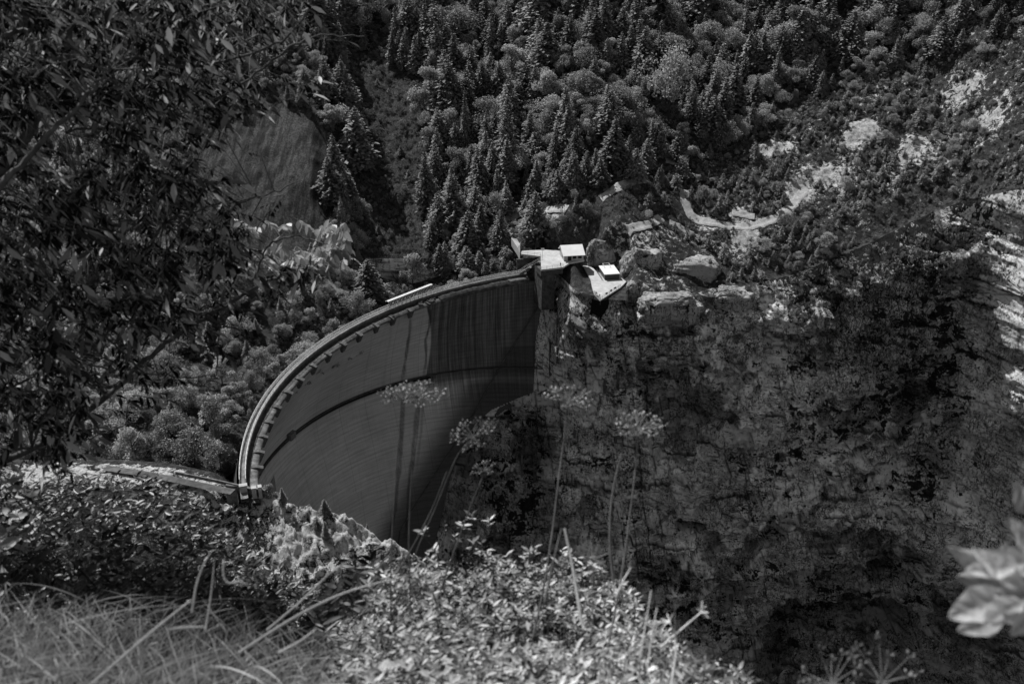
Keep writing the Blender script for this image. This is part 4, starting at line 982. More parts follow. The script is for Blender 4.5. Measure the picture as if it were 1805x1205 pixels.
BRD = [broad_mesh(300+i, 2800, (.34, .38, .3, .42, .28, .36, .45, .32)[i], (11, 13, 8, 14, 9, 12, 10, 12)[i]) for i in range(8)]
BSH = [broad_mesh(400+i, 520, (.75, .6, .9, .7)[i], 6, M['scrub'], .06, .0) for i in range(4)]
CBS = [broad_mesh(420+i, 420, (.8, .6, .9)[i], 6, M['cliffveg'], .065, .0) for i in range(3)]
TRK = [trunk_mesh(500+i, 4*(i > 2)) for i in range(6)]
def put_tree(kind, var, loc, h, wscale, rz, label, group, parts=True):
    cm = {'conifer': CON, 'broadleaf': BRD, 'young_pine': PIN}[kind]; me = cm[var % len(cm)]
    nm = {'conifer': 'conifer_tree', 'broadleaf': 'broadleaf_tree', 'young_pine': 'young_pine_tree'}[kind]
    if parts:
        r = bpy.data.objects.new(nm, None); COL.objects.link(r); r.location = loc; r.rotation_euler = (0, 0, rz); r.scale = (h*wscale, h*wscale, h); r.empty_display_size = .1
        link('crown', me, r); link('trunk', TRK[(var % 3)+(3 if kind == 'broadleaf' else 0)], r)
    else:
        r = bpy.data.objects.new(nm, me); COL.objects.link(r); r.location = loc; r.rotation_euler = (0, 0, rz); r.scale = (h*wscale, h*wscale, h)
    r['label'] = label; r['category'] = 'tree'
    if group: r['group'] = group
    return r
def dep_at(P): return P[1]*cos(PITCH)-(P[2]-CAMH)*sin(PITCH)
placed = []
def special(kind, px, pyb, pyt, wpx, var, label):
    p = hit(px, pyb); d = dep_at(p); h = (pyb-pyt)*d/F/.93; cw = {'conifer': .4, 'broadleaf': .74, 'young_pine': .6}[kind]
    w_ = wpx*d/F; put_tree(kind, var, tuple(p-np.array([0, 0, .3])), h, w_/(h*cw), random.random()*6, label, None); placed.append((p[0], p[1], w_*.45))
special('broadleaf', 1178, 215, 92, 92, 3, 'largest round leafy tree, standing out in the forest right of centre')
special('conifer', 650, 523, 456, 46, 4, 'neat cone-shaped conifer standing alone just behind the dam crest, left of the white canopy')
special('broadleaf', 632, 568, 511, 50, 1, 'bright round-topped leafy tree rising behind the crest, in front of the cone-shaped conifer')
special('conifer', 754, 372, 270, 42, 1, 'tall slim conifer at the lower right edge of the dark gully')
special('conifer', 821, 262, 164, 26, 0, 'narrow spire-like conifer at the right edge of the dark gully')
special('conifer', 803, 150, 64, 42, 3, 'pale pointed conifer at the top right corner of the gully')
special('conifer', 782, 110, 22, 24, 5, 'thin pointed conifer behind the pale pointed one, near the top of the gully')
special('conifer', 893, 300, 190, 44, 4, 'broad dark conifer in the group right of the gully, tallest of that group')
special('conifer', 858, 290, 205, 34, 2, 'mid-sized conifer left of the tallest dark one, right of the gully')
special('broadleaf', 861, 240, 173, 66, 6, 'wide bushy tree above the conifer group to the right of the gully')
special('conifer', 925, 195, 115, 48, 6, 'broad conifer above the bushy tree, in the middle of the forest')
special('conifer', 713, 120, 62, 26, 7, 'small layered conifer at the top of the gully')
special('conifer', 1162, 92, 40, 26, 3, 'slender conifer just above the largest round tree')
special('conifer', 1130, 62, -2, 28, 0, 'tall slender conifer cut by the top edge, right of centre')
special('conifer', 610, 390, 303, 24, 5, 'slim conifer at the right-hand foot of the scree slope')
special('conifer', 604, 415, 345, 20, 7, 'small slim conifer just below the one at the foot of the scree')
special('broadleaf', 638, 400, 360, 26, 4, 'little pale leafy tree beside the slim conifers under the scree')
special('conifer', 942, 415, 338, 38, 6, 'dark conifer above the entrance path, left of the white-roofed hut')
special('conifer', 882, 438, 370, 30, 4, 'conifer left of the entrance path bend, above the far end of the crest')
special('broadleaf', 728, 505, 445, 52, 0, 'spreading leafy tree behind the crest above the right end of the white canopy')
special('broadleaf', 590, 610, 560, 44, 2, 'pale leafy tree directly behind the crest, halfway along its left part')
special('broadleaf', 540, 640, 600, 50, 3, 'low leafy tree behind the crest, left of the halfway point')
special('broadleaf', 385, 800, 685, 66, 0, 'large bright leafy tree in the clearing behind the near end of the dam')
special('broadleaf', 450, 760, 694, 28, 4, 'slim bright leafy tree touching the near curve of the crest')
special('broadleaf', 345, 835, 750, 80, 6, 'wide bright leafy tree beside the road near the end of the dam')
special('broadleaf', 300, 790, 715, 60, 5, 'pale leafy tree behind the wide one in the clearing')
special('broadleaf', 390, 830, 770, 50, 7, 'leafy tree beside the road, right of the wide bright one')
special('broadleaf', 240, 830, 745, 70, 2, 'leafy tree partly hidden by foreground leaves, at the left of the clearing')

# scatter: places first, then the largest-looking ones become trees of their own
cand = []
def jitter_grid(x0, x1, y0, y1, st, seed):
    r = np.random.default_rng(seed); gx, gy = np.meshgrid(np.arange(x0, x1, st), np.arange(y0, y1, st))
    return (gx+r.uniform(-.48, .48, gx.shape)*st).ravel(), (gy+r.uniform(-.48, .48, gx.shape)*st).ravel()
FX = [0, 560, 800, 850, 900, 1000, 1150, 1250, 1350, 1450, 1600, 1700, 1805, 2400]; FY = [430, 430, 500, 470, 405, 372, 335, 290, 240, 190, 130, 90, 40, -100]
def zone(X, Y):
    Z = H(X, Y); px, py = proj(np.stack([X, Y, Z], -1)); b, s = bare_at(X, Y)
    return Z, px, py, b, s
rr = np.random.default_rng(11)
X, Y = jitter_grid(-290, 330, 236, 640, 6.9, 1); Z, px, py, b, s = zone(X, Y)
inf = (px > -60) & (px < 1880) & (py > -20) & (py < 900) & (Y > ystart(X)+3) & (s < .5)
lf = np.interp(px, FX, FY); gx = np.interp(py, [0, 250, 520], [640, 690, 700])
for i in np.where(inf)[0]:
    x, y, z, a, c = X[i], Y[i], Z[i], px[i], py[i]
    u = rr.random(); g = abs(a-gx[i]) < (62 if c > 120 else 20) and 110 < c < 560
    if x > 6 and y < 404 and x < 50: continue
    if fbm(x*.03, y*.03, 6.6, 3) < -.28 and rr.random() < .7: continue
    if any((x-q[0])**2+(y-q[1])**2 < q[2]**2 for q in placed): continue
    if c < lf[i] and a > 560 and not g:
        kf = fbm(x*.022, y*.022, 9.9, 3); kind = 'conifer' if rr.random() < np.clip((.72 if c < 130 else .4)+2.4*kf, .06, .94) else 'broadleaf'
        hgt = (rr.uniform(10, 22)+8*(rr.random() < .15)) if kind == 'conifer' else rr.uniform(7, 16)+5*(rr.random() < .12)
        hgt *= 1+.5*fbm(x*.04, y*.04, 3.9, 2)
        if c < 130: hgt *= 1.15
        edge = smooth(0, 60, lf[i]-c); hgt *= .5+.5*edge if a > 900 else 1
        if c > 420 and a < 900: hgt *= .7
    elif g:
        if u < .8 or c > 420 and u < .6: continue
        kind = 'broadleaf' if u < .92 else 'conifer'; hgt = rr.uniform(3, 6)
    elif a <= 560 or a < 850:
        if c > 640 and u < .3: continue
        kind = 'broadleaf' if rr.random() < (.8 if c > 420 else .5) else 'conifer'; hgt = rr.uniform(6, 11) if kind == 'broadleaf' else rr.uniform(8, 13)
        if 380 < c < 640 and a > 430: hgt *= .75
    else: continue
    if x < -70 and y < 250: continue
    if a > 850 and blocked(x, y, hgt): continue
    arc = abs(math.hypot(x-54.5, y-266.4)-134)
    if arc < 4.5: continue
    if arc < 14 and x > -80: hgt = min(hgt, 6+arc*.35)
    cand.append((hgt, kind, x, y, z, a, c))
X, Y = jitter_grid(30, 330, 372, 560, 3.1, 2); Z, px, py, b, s = zone(X, Y); lf = np.interp(px, FX, FY)
for i in np.where((px > 850) & (px < 1880) & (py > lf) & (Y > ystart(X)+1.5))[0]:
    x, y, z = X[i], Y[i], Z[i]
    if 20 < x < 50 and y < 405: continue
    if rr.random() < (.5 if b[i] > .62 else .12): continue
    if fbm(x*.05, y*.05, 2.6, 3) < -.12 and rr.random() < .75: continue
    h_ = rr.uniform(1.8, 5.0)*(1.7 if rr.random() < .2 else 1)
    if blocked(x, y, h_): continue
    cand.append((h_, 'young_pine' if rr.random() < .72 else 'broadleaf', x, y, z, px[i], py[i]))
X, Y = jitter_grid(-30, 30, 396, 460, 3.6, 6); Z, px, py, b, s = zone(X, Y); lf = np.interp(px, FX, FY)
for i in np.where((px > 840) & (px < 1060) & (py > lf) & (Y > ystart(X)+5) & ((X < 6) | (Y > 405)))[0]:
    if rr.random() < .3: continue
    cand.append((rr.uniform(3, 7), 'young_pine' if rr.random() < .6 else 'broadleaf', X[i], Y[i], Z[i], px[i], py[i]))
def where(a, c, kind):
    if kind == 'young_pine':
        if a > 1480: return ('small ragged pine on the bright rocky slope at the upper right', 'small pines on the upper right slope')
        if a > 1100: return ('small ragged pine scattered among the pale paths above the cliff', 'small pines among the paths')
        return ('small ragged pine on the rough ground around the white-roofed hut', 'small pines around the hut')
    n = 'conifer' if kind == 'conifer' else 'leafy tree'
    if a > 1300 and c < 130: return ('dark %s in the tall shaded forest at the upper right' % n, n+'s of the upper right forest')
    if c < 130 and a > 800: return ('%s in the dense forest along the top edge' % n, n+'s of the top forest')
    if a > 1000: return ('%s on the wooded slope above the pale paths' % n, n+'s above the paths')
    if a > 780: return ('%s on the wooded slope between the gully and the hut' % n, n+'s between gully and hut')
    if a > 560 and c < 200: return ('%s at the shaded head of the gully' % n, n+'s at the head of the gully')
    if a > 560: return ('%s in or beside the dark gully behind the dam' % n, n+'s around the gully')
    if c > 560: return ('%s in the clearing behind the near half of the crest' % n, n+'s of the clearing')
    return ('%s on the slope around the scree, behind the foreground branches' % n, n+'s around the scree')
def score(t):
    hgt, kind, x, y, z, a, c = t; d = y*cos(PITCH)-(z-CAMH)*sin(PITCH); s = hgt*F/d
    hid = (a < np.interp(c, [0, 200, 300, 420, 500, 600, 700, 800], [430, 430, 400, 520, 480, 380, 260, 120])) or a < 0 or a > 1805 or c < 12
    return s*(.2 if hid else 1)
cand.sort(key=score, reverse=True)
lim = {'conifer': 290, 'broadleaf': 270, 'young_pine': 290}; cnt = {}; rest = {'conifer': [], 'broadleaf': [], 'young_pine': []}
for t in cand:
    hgt, kind, x, y, z, a, c = t; cnt[kind] = cnt.get(kind, 0)+1
    hid = score(t) < hgt*F/(y*cos(PITCH)-(z-CAMH)*sin(PITCH))*.5
    if cnt[kind] <= lim[kind] and not hid:
        lb, gp_ = where(a, c, kind)
        put_tree(kind, int(rr.integers(0, 8)), (x, y, z-.3), hgt, rr.uniform(.95, 1.5), rr.random()*6.28, lb, gp_, parts=(kind != 'young_pine'))
    else: rest[kind].append((x, y, z-.3, hgt, rr.uniform(.95, 1.5), rr.random()*6.28))
print('TREES', cnt, {k: len(v) for k, v in rest.items()})

# everything nobody could count goes in as instanced cover
def instancer(name, meshes, P, label, cat):
    """P rows: x y z h widthscale rot"""
    colx = bpy.data.collections.new(name+'_source')
    for i, me in enumerate(meshes):
        o = bpy.data.objects.new('%s_piece' % name, me); colx.objects.link(o)
    P = np.asarray(P, float); n = len(P)
    me = bpy.data.meshes.new(name); me.vertices.add(n); me.vertices.foreach_set('co', P[:, :3].astype(np.float32).ravel())
    a = me.attributes.new('scl', 'FLOAT_VECTOR', 'POINT'); a.data.foreach_set('vector', np.stack([P[:, 3]*P[:, 4], P[:, 3]*P[:, 4], P[:, 3]], 1).astype(np.float32).ravel())
    a = me.attributes.new('rot', 'FLOAT_VECTOR', 'POINT'); R_ = np.zeros((n, 3), np.float32); R_[:, 2] = P[:, 5]; a.data.foreach_set('vector', R_.ravel())
    a = me.attributes.new('pick', 'INT', 'POINT'); a.data.foreach_set('value', np.random.default_rng(5).integers(0, len(meshes), n).astype(np.int32))
    g = bpy.data.node_groups.new(name+'_nodes', 'GeometryNodeTree'); g.interface.new_socket('Geometry', in_out='INPUT', socket_type='NodeSocketGeometry'); g.interface.new_socket('Geometry', in_out='OUTPUT', socket_type='NodeSocketGeometry')
    gi = g.nodes.new('NodeGroupInput'); go = g.nodes.new('NodeGroupOutput'); ci = g.nodes.new('GeometryNodeCollectionInfo'); ci.inputs['Collection'].default_value = colx
    ci.inputs['Separate Children'].default_value = True; ci.inputs['Reset Children'].default_value = True
    ip = g.nodes.new('GeometryNodeInstanceOnPoints'); ip.inputs['Pick Instance'].default_value = True
    def na(nm, t):
        x = g.nodes.new('GeometryNodeInputNamedAttribute'); x.data_type = t; x.inputs['Name'].default_value = nm; return x.outputs['Attribute']
    g.links.new(gi.outputs[0], ip.inputs['Points']); g.links.new(ci.outputs[0], ip.inputs['Instance']); g.links.new(na('pick', 'INT'), ip.inputs['Instance Index'])
    g.links.new(na('rot', 'FLOAT_VECTOR'), ip.inputs['Rotation']); g.links.new(na('scl', 'FLOAT_VECTOR'), ip.inputs['Scale']); g.links.new(ip.outputs[0], go.inputs[0])
    o = link(name, me); m = o.modifiers.new('cover', 'NODES'); m.node_group = g
    tag(o, label, cat, kind='stuff'); return o
instancer('distant_conifers', CON, rest['conifer'], 'the many further conifers that merge into one dark forest across the slope', 'forest')
instancer('distant_broadleaf_trees', BRD, rest['broadleaf'], 'the many further leafy trees merging into one wooded slope', 'forest')
instancer('distant_young_pines', PIN, rest['young_pine'], 'the many tiny pines that merge into scrub on the rocky slope', 'scrub')
X, Y = jitter_grid(-290, 330, 236, 600, 2.3, 3); Z, px, py, b, s = zone(X, Y); lf = np.interp(px, FX, FY)
arc = np.abs(np.hypot(X-54.5, Y-266.4)-134)
ok = (px > -30) & (px < 1840) & (py > -10) & (Y > ystart(X)-.5) & (s < .5) & (arc > 3) & ~((X > 5) & (X < 50) & (Y < 404)) & ~((X < -66) & (Y < 246))
ok &= rr.random(len(X)) < np.where(b > .6, .3, np.where((py > lf) & (px > 850), .85, .5))
ok &= np.array([not (p_ > 850 and blocked(x_, y_, .8)) for x_, y_, p_ in zip(X, Y, px)])
tall = np.where((px > 850) & (py > lf), rr.uniform(.7, 2.0, len(X)), rr.uniform(1.2, 3.2, len(X)))
instancer('undergrowth', BSH, np.stack([X, Y, Z-.15, tall, rr.uniform(.7, 1.2, len(X)), rr.random(len(X))*6.28], 1)[ok], 'low shrubs and undergrowth covering the slopes between the trees', 'undergrowth')
# shrubs clinging to the cliff
i = rr.integers(0, Xc.shape[0], 90000); j = rr.integers(3, Xc.shape[1], 90000)
vg = veg[i, j]; pr = smooth(.25, .8, vg)*.5; sxy = (Xc[i, j], Yc[i, j], Zc[i, j]); k = (rr.random(90000) < pr*.035) & (np.interp(sxy[2], CZ, CXX) < sxy[0]-1) & (cpx[i, j] < 1850) & (cpy[i, j] < 1250)
dpt_ = rim(sxy[0])[1]-sxy[2]; m1 = (dpt_ < 34) & (sxy[0] > 62) & (sxy[0] < 205); k |= m1 & (rr.random(90000) < .16*(1-smooth(12, 34, dpt_)))
P = np.stack([*sxy, rr.uniform(.6, 2.1, 90000)*np.where(m1, 1.3, 1), rr.uniform(.6, 1.1, 90000), rr.random(90000)*6.28], 1)[k]; P[:, 2] -= .4
mk = (P[:, 0] > 62) & (P[:, 0] < 205) & (rim(P[:, 0])[1]-P[:, 2] < 34)
instancer('slope_shrubs', BSH+PIN[:2], P[mk], 'shrubs and tiny pines on the steep ground where slope turns into cliff', 'shrubs'); P = P[~mk]
instancer('cliff_shrubs', CBS, P, 'dark shrubs and ivy clinging to the ledges and cracks of the cliff', 'shrubs')
# near bank: pines on the rock shoulder by the dam
def hit_near(px, py):
    a, b = proj(np.stack([Xn, Yn, Zn], -1)); q = (a-px)**2+(b-py)**2; k = np.argmin(q); return np.array([Xn.flat[k], Yn.flat[k], Zn.flat[k]])
nlab = ['small pine at the corner of the stone wall below the near end of the crest', 'thin dark pine on the rock right of the stone wall', 'pale feathery young tree against the dark dam, beside the stone wall', 'small pine in the middle of the bright rock shoulder', 'pointed young pine on the crest of the bright rock shoulder', 'last small pine where the rock shoulder drops to the gorge',
        'rounded bush in front of the stone wall', 'dark bushy pine in the bright rock hollow', 'slim dark pine low on the rock shoulder', 'ragged young pine left of the bright boulders']
for q, (a, c, ht, kd) in enumerate(((470, 880, 5.0, 'young_pine'), (500, 888, 5.5, 'conifer'), (476, 884, 6.0, 'broadleaf'), (545, 905, 3.6, 'young_pine'), (573, 905, 5.0, 'conifer'), (648, 940, 3.6, 'conifer'), (425, 890, 3.6, 'broadleaf'), (520, 925, 4.2, 'young_pine'), (575, 950, 6, 'conifer'), (560, 930, 4.5, 'young_pine'))):
    p = hit_near(a, c); put_tree(kd, q, tuple(p-np.array([0, 0, .2])), ht, 1.15, q, nlab[q], None)
pts = []
for _ in range(330):
    i, j = rr.integers(0, Xn.shape[0]), rr.integers(95, 230)
    if Xn[i, j] > -72 and rr.random() < .88: continue
    if Xn[i, j] > -150 and rr.random() < (.8 if (bn[i, j] < .5 and Xn[i, j] < -80) else .12): pts.append((Xn[i, j], Yn[i, j], Zn[i, j]-.1, rr.uniform(.4, 1.8), rr.uniform(.7, 1.2), rr.random()*6))
instancer('bank_shrubs', BSH, pts, 'low shrubs growing over the pale rock beside the dam', 'shrubs')
# ------------------------------------------------------------------ the bank we stand on
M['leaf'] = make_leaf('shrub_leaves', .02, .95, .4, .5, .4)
M['leaf_dark'] = make_leaf('shaded_leaves', .008, .08, .15, .4, .4)  # shade of the tree above put into a darker leaf colour
M['leaf_tree'] = make_leaf('ash_leaves', .004, .6, .08, .55, .15)  # a few very bright leaves, painted as sun highlights
M['leaf_sprig'] = make_leaf('lit_ash_leaves', .3, .98, .5, .4, .4)  # lit copy of the ash leaves, sunlight put into the colour
M['leaf_pale'] = make_leaf('pale_near_leaves', .4, .98, .6, .5, .3, 0.0, True)
M['grass'] = make_leaf('grass_blades', .01, 1.0, .35, .5, .4)
M['stalk'] = simple('dry_stalk', .2, nscale=40, var=.3, bump=0)
M['stalk_bright'] = simple('bleached_stalk', .85, nscale=40, var=.2, bump=0)
M['twig'] = simple('twig_bark', .11, nscale=30, var=.5, spec=.4, bump=0)
M['soil'] = simple('bank_soil', .03, nscale=3, var=.6)
fr = np.random.default_rng(21)
gx, gy = np.meshgrid(np.linspace(-60, 60, 240), np.concatenate([np.linspace(-6, 12, 110), np.linspace(12.6, 150, 90)]), indexing='ij')
gz = 148.35-np.interp(gy, [-6, .6, 2.2, 4.5, 8, 12, 60, 150], [-.6, .0, .75, 2.9, 6.6, 10.5, 60, 150])-.12*np.abs(gx)*0+.12*fbm(gx*.8, gy*.8, 0, 4)+smooth(12, 40, gy)*3*fbm(gx*.05, gy*.05, 3, 4)
gz -= .25*np.clip(gx, 0, 4)*smooth(.5, 3, gy)
fg = link('foreground_bank', raw_mesh('foreground_bank', np.stack([gx, gy, gz], -1).reshape(-1, 3), grid_faces(*gx.shape)[:, ::-1], M['soil'], None, True)); tag(fg, kind='structure')

LT = np.array([[0, 0, 0], [.22, .15, .02], [.55, .2, .03], [1, 0, -.06], [.55, -.2, .03], [.22, -.15, .02], [.5, 0, -.03]])
LF = np.array([[0, 1, 6, 6], [1, 2, 6, 6], [2, 3, 6, 6], [3, 4, 6, 6], [4, 5, 6, 6], [5, 0, 6, 6]])[:, :3]
def leaves_mesh(name, P, D, N, S, mat, shade, wid=1.0):
    """pointed folded leaves: P bases, D directions, N up hints, S lengths"""
    D = unit(D); B = unit(np.cross(N, D)); U = np.cross(D, B); n = len(P)
    w_ = np.broadcast_to(wid, (n,))
    V = P[:, None]+S[:, None, None]*(LT[None, :, 0, None]*D[:, None]+LT[None, :, 1, None]*B[:, None]*w_[:, None, None]+LT[None, :, 2, None]*U[:, None])
    F_ = (LF[None]+7*np.arange(n)[:, None, None]).reshape(-1, 3)
    return raw_mesh(name, V.reshape(-1, 3), F_, mat, dict(shade=np.repeat(shade, 7)), True)
def tubes(paths, mat, name, n=4, parent=None):
    mb = MB()
    for pts, r in paths: mb.tube(pts, r, n, False)
    return mb.build(name, mat, parent, True)
def rays(px, py, d):
    xx = (px-902.5)/F; uu_ = (602.5-py)/F
    v = np.stack([xx, cos(PITCH)+uu_*sin(PITCH), -sin(PITCH)+uu_*cos(PITCH)], -1); v /= np.linalg.norm(v, axis=-1, keepdims=True)
    return v*np.asarray(d)[..., None]+np.array([0, 0, CAMH])

def shrub(nm, label, cat, x0, x1, sil, dfar, dnear, n, size, mat, thick=.3, wid=1.0, ybot=1330, whorl=5, lift=.5, px_pow=1.0):
    """a leafy bank plant: shoots fill a sloping volume between its skyline and its foot; leaves in whorls along the shoots"""
    root = empty(nm, (0, 0, 0), label, cat)
    ns = n//whorl; a = fr.uniform(x0, x1, ns); t = fr.random(ns)**px_pow
    top = np.interp(a, [q[0] for q in sil], [q[1] for q in sil])+14*fbm(a*.02, 1.7, 0, 3)-22*fr.random(ns)**4*lift*2
    b = top+26*fbm(a*.05, 4.7, 0, 3)+t*(ybot-top); d = dfar+(dnear-dfar)*t**.8
    dd = d+thick*(fr.random(ns)-.35)*d/3
    P0 = rays(a, b, dd)
    root.location = tuple(P0.mean(0)); rl = P0.mean(0)
    P = []; D = []; S = []; sh = []; st = []
    up = unit(np.stack([fr.normal(0, .3, ns), fr.normal(0, .3, ns)-.1, np.full(ns, 1.0)], -1))
    for k in range(whorl):
        az = k*2.4+fr.random(ns)*1.2; hgt = (k/whorl)*size*1.4
        el = fr.uniform(-.1, .7, ns)
        dv = np.stack([np.cos(az)*np.cos(el), np.sin(az)*np.cos(el), np.sin(el)], -1)
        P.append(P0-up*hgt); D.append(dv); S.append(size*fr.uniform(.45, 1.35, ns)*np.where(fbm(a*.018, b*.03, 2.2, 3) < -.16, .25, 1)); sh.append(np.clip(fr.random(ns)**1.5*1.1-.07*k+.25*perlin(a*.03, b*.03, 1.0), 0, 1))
    P = np.concatenate(P); D = np.concatenate(D); S = np.concatenate(S); sh = np.concatenate(sh)
    N = unit(np.array([0, 0, 1.0])+fr.normal(0, .45, (len(P), 3)))
    o = link('foliage', leaves_mesh('foliage', P-rl, D, N, S, mat, sh, wid), root)
    k = fr.choice(ns, min(ns, 260), replace=False)
    st = [([P0[i]-rl, P0[i]-rl-up[i]*size*2.2, P0[i]-rl-up[i]*size*5+np.array([0, .05, -.02])], [size*.02, size*.035, size*.05]) for i in k]
    tubes(st, M['twig'], 'stems', 3, root)
    return root
shrub('leafy_shrub', 'bright small-leaved shrub filling the bottom centre of the foreground', 'shrub', 590, 1210,
      [(590, 1110), (640, 1060), (690, 1010), (740, 990), (800, 1000), (870, 985), (950, 1000), (1020, 1020), (1080, 1020), (1120, 1060), (1160, 1100), (1210, 1170)], 3.5, 1.7, 24000, .024, M['leaf'], .6, .85)
shrub('leafy_weed', 'loose airy weed shoots sticking up along the top of the bright central shrub', 'weed', 640, 1130,
      [(640, 1020), (700, 985), (745, 935), (760, 975), (860, 960), (900, 980), (940, 965), (1000, 1000), (1080, 1000), (1130, 1040)], 3.3, 2.9, 1500, .026, M['leaf'], .3, .75, 1060, 7, 2.0)
shrub('leafy_shrub', 'pointed-leaved shrub shoots catching light in front of the pale rock shoulder', 'shrub', 560, 740,
      [(560, 1040), (600, 1015), (640, 985), (690, 985), (715, 1000), (740, 1020)], 4.6, 3.4, 2600, .055, M['leaf'], .5, .8, 1120)
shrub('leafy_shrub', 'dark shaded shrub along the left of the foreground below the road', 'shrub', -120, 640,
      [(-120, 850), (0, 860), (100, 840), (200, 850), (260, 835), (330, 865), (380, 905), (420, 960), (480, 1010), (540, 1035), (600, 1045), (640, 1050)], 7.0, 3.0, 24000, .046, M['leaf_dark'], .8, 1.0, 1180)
shrub('leafy_shrub', 'pale leafy clump at the left edge, above the dark shaded shrub', 'shrub', -60, 60,
      [(-60, 850), (0, 840), (60, 880)], 5.0, 4.0, 500, .06, M['leaf'], .5, 1.0, 990)
shrub('leafy_shrub', 'sparse low shrub with fine leaves right of the bright central shrub', 'shrub', 1140, 1330,
      [(1140, 1110), (1200, 1140), (1260, 1175), (1330, 1200)], 2.8, 1.7, 2600, .022, M['leaf'], .4)

# grass of the bank (nobody could count it)
def blade_strip(base, tip, bend, w, n=9):
    base = np.array(base, float); tip = np.array(tip, float); s = np.linspace(0, 1, n); ctrl = (base+tip)/2+np.array(bend)
    c = ((1-s)**2)[:, None]*base+(2*s*(1-s))[:, None]*ctrl+(s**2)[:, None]*tip; d = np.gradient(c, axis=0)
    side = unit(np.cross(d, c-np.array([0, 0, CAMH])))+.25; side = unit(side); ww = w*(1-s**2.2)*(.6+.4*np.minimum(1, s*6)); 
    return np.stack([c-side*ww[:, None], c+side*ww[:, None]], 1).reshape(-1, 3)
def grass(nm, label, n, px0, px1, top, d0, d1, L, seed, mat, kind='stuff', ybot=1290, lean=(.55, .1)):
    r = np.random.default_rng(seed); V = []; Fs = []; sh = []; k = 9
    f0 = np.array([(2*i, 2*i+1, 2*i+3, 2*i+2) for i in range(k-1)])
    for i in range(n):
        a = r.uniform(px0, px1); t = r.random(); tp = np.interp(a, [q[0] for q in top], [q[1] for q in top]); b = tp+(ybot-tp)*t; d = d0+(d1-d0)*t+r.uniform(-.2, .25)
        tip = rays(np.array(a), np.array(b), np.array(d)); l = L*r.uniform(.5, 1.4)
        az = r.normal(lean[0], .6); base = tip-np.array([az*l*.8, r.normal(lean[1], .3)*l, l*r.uniform(.6, 1.0)])
        bend = np.array([-.2*az, 0, 1.0])*l*(r.uniform(.0, .12) if r.random() < .7 else r.uniform(.15, .35))
        V.append(blade_strip(base, tip, bend, r.uniform(.0008, .0028))); Fs.append(f0+len(V[0])*i); sh.append(np.repeat(np.clip(np.linspace(-.15, 1, k)*(.4+.8*r.random()**1.2), 0, 1), 2))
    o = link(nm, raw_mesh(nm, np.concatenate(V), np.concatenate(Fs), mat, dict(shade=np.concatenate(sh)), True)); tag(o, label, 'grass', kind=kind); return o
grass('grass', 'long tangled grass arching over the bottom left of the bank', 2600, -80, 640, [(-80, 1020), (100, 1030), (250, 1040), (400, 1050), (520, 1085), (640, 1130)], 2.8, 1.5, .36, 31, M['grass'])
grass('grass', 'thin grass at the foot of the bank right of the central shrub', 420, 1080, 1330, [(1080, 1060), (1200, 1130), (1330, 1190)], 2.6, 1.7, .28, 32, M['grass'], lean=(-.05, .1))
grass('grass', 'fine pale grass blades growing up through the central shrub', 330, 560, 1180, [(560, 1100), (700, 1040), (900, 1020), (1100, 1060), (1180, 1120)], 3.2, 1.8, .3, 35, M['grass'])
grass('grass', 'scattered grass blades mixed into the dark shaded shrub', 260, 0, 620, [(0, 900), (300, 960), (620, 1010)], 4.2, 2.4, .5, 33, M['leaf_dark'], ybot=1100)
def stem_obj(nm, label, cat, pix, d, r, mat, group=None, extra=None):
    pts = [rays(np.array(float(a)), np.array(float(b)), np.array(float(dd))) for (a, b), dd in zip(pix, d if hasattr(d, '__len__') else [d]*len(pix))]
    # smooth the polyline
    P = np.array(pts); s = np.linspace(0, len(P)-1, 7*len(P)); Q = np.stack([np.interp(s, range(len(P)), P[:, i]) for i in range(3)], 1)
    for _ in range(8): Q[1:-1] = (Q[:-2]+2*Q[1:-1]+Q[2:])/4
    root = empty(nm, tuple(Q[0]), label, cat, group); rr_ = np.linspace(r*.8, r*.5, len(Q))
    tubes([((Q-Q[0]).tolist(), rr_.tolist())], mat, 'stem', 6, root); return root, Q[-1]-Q[0], Q
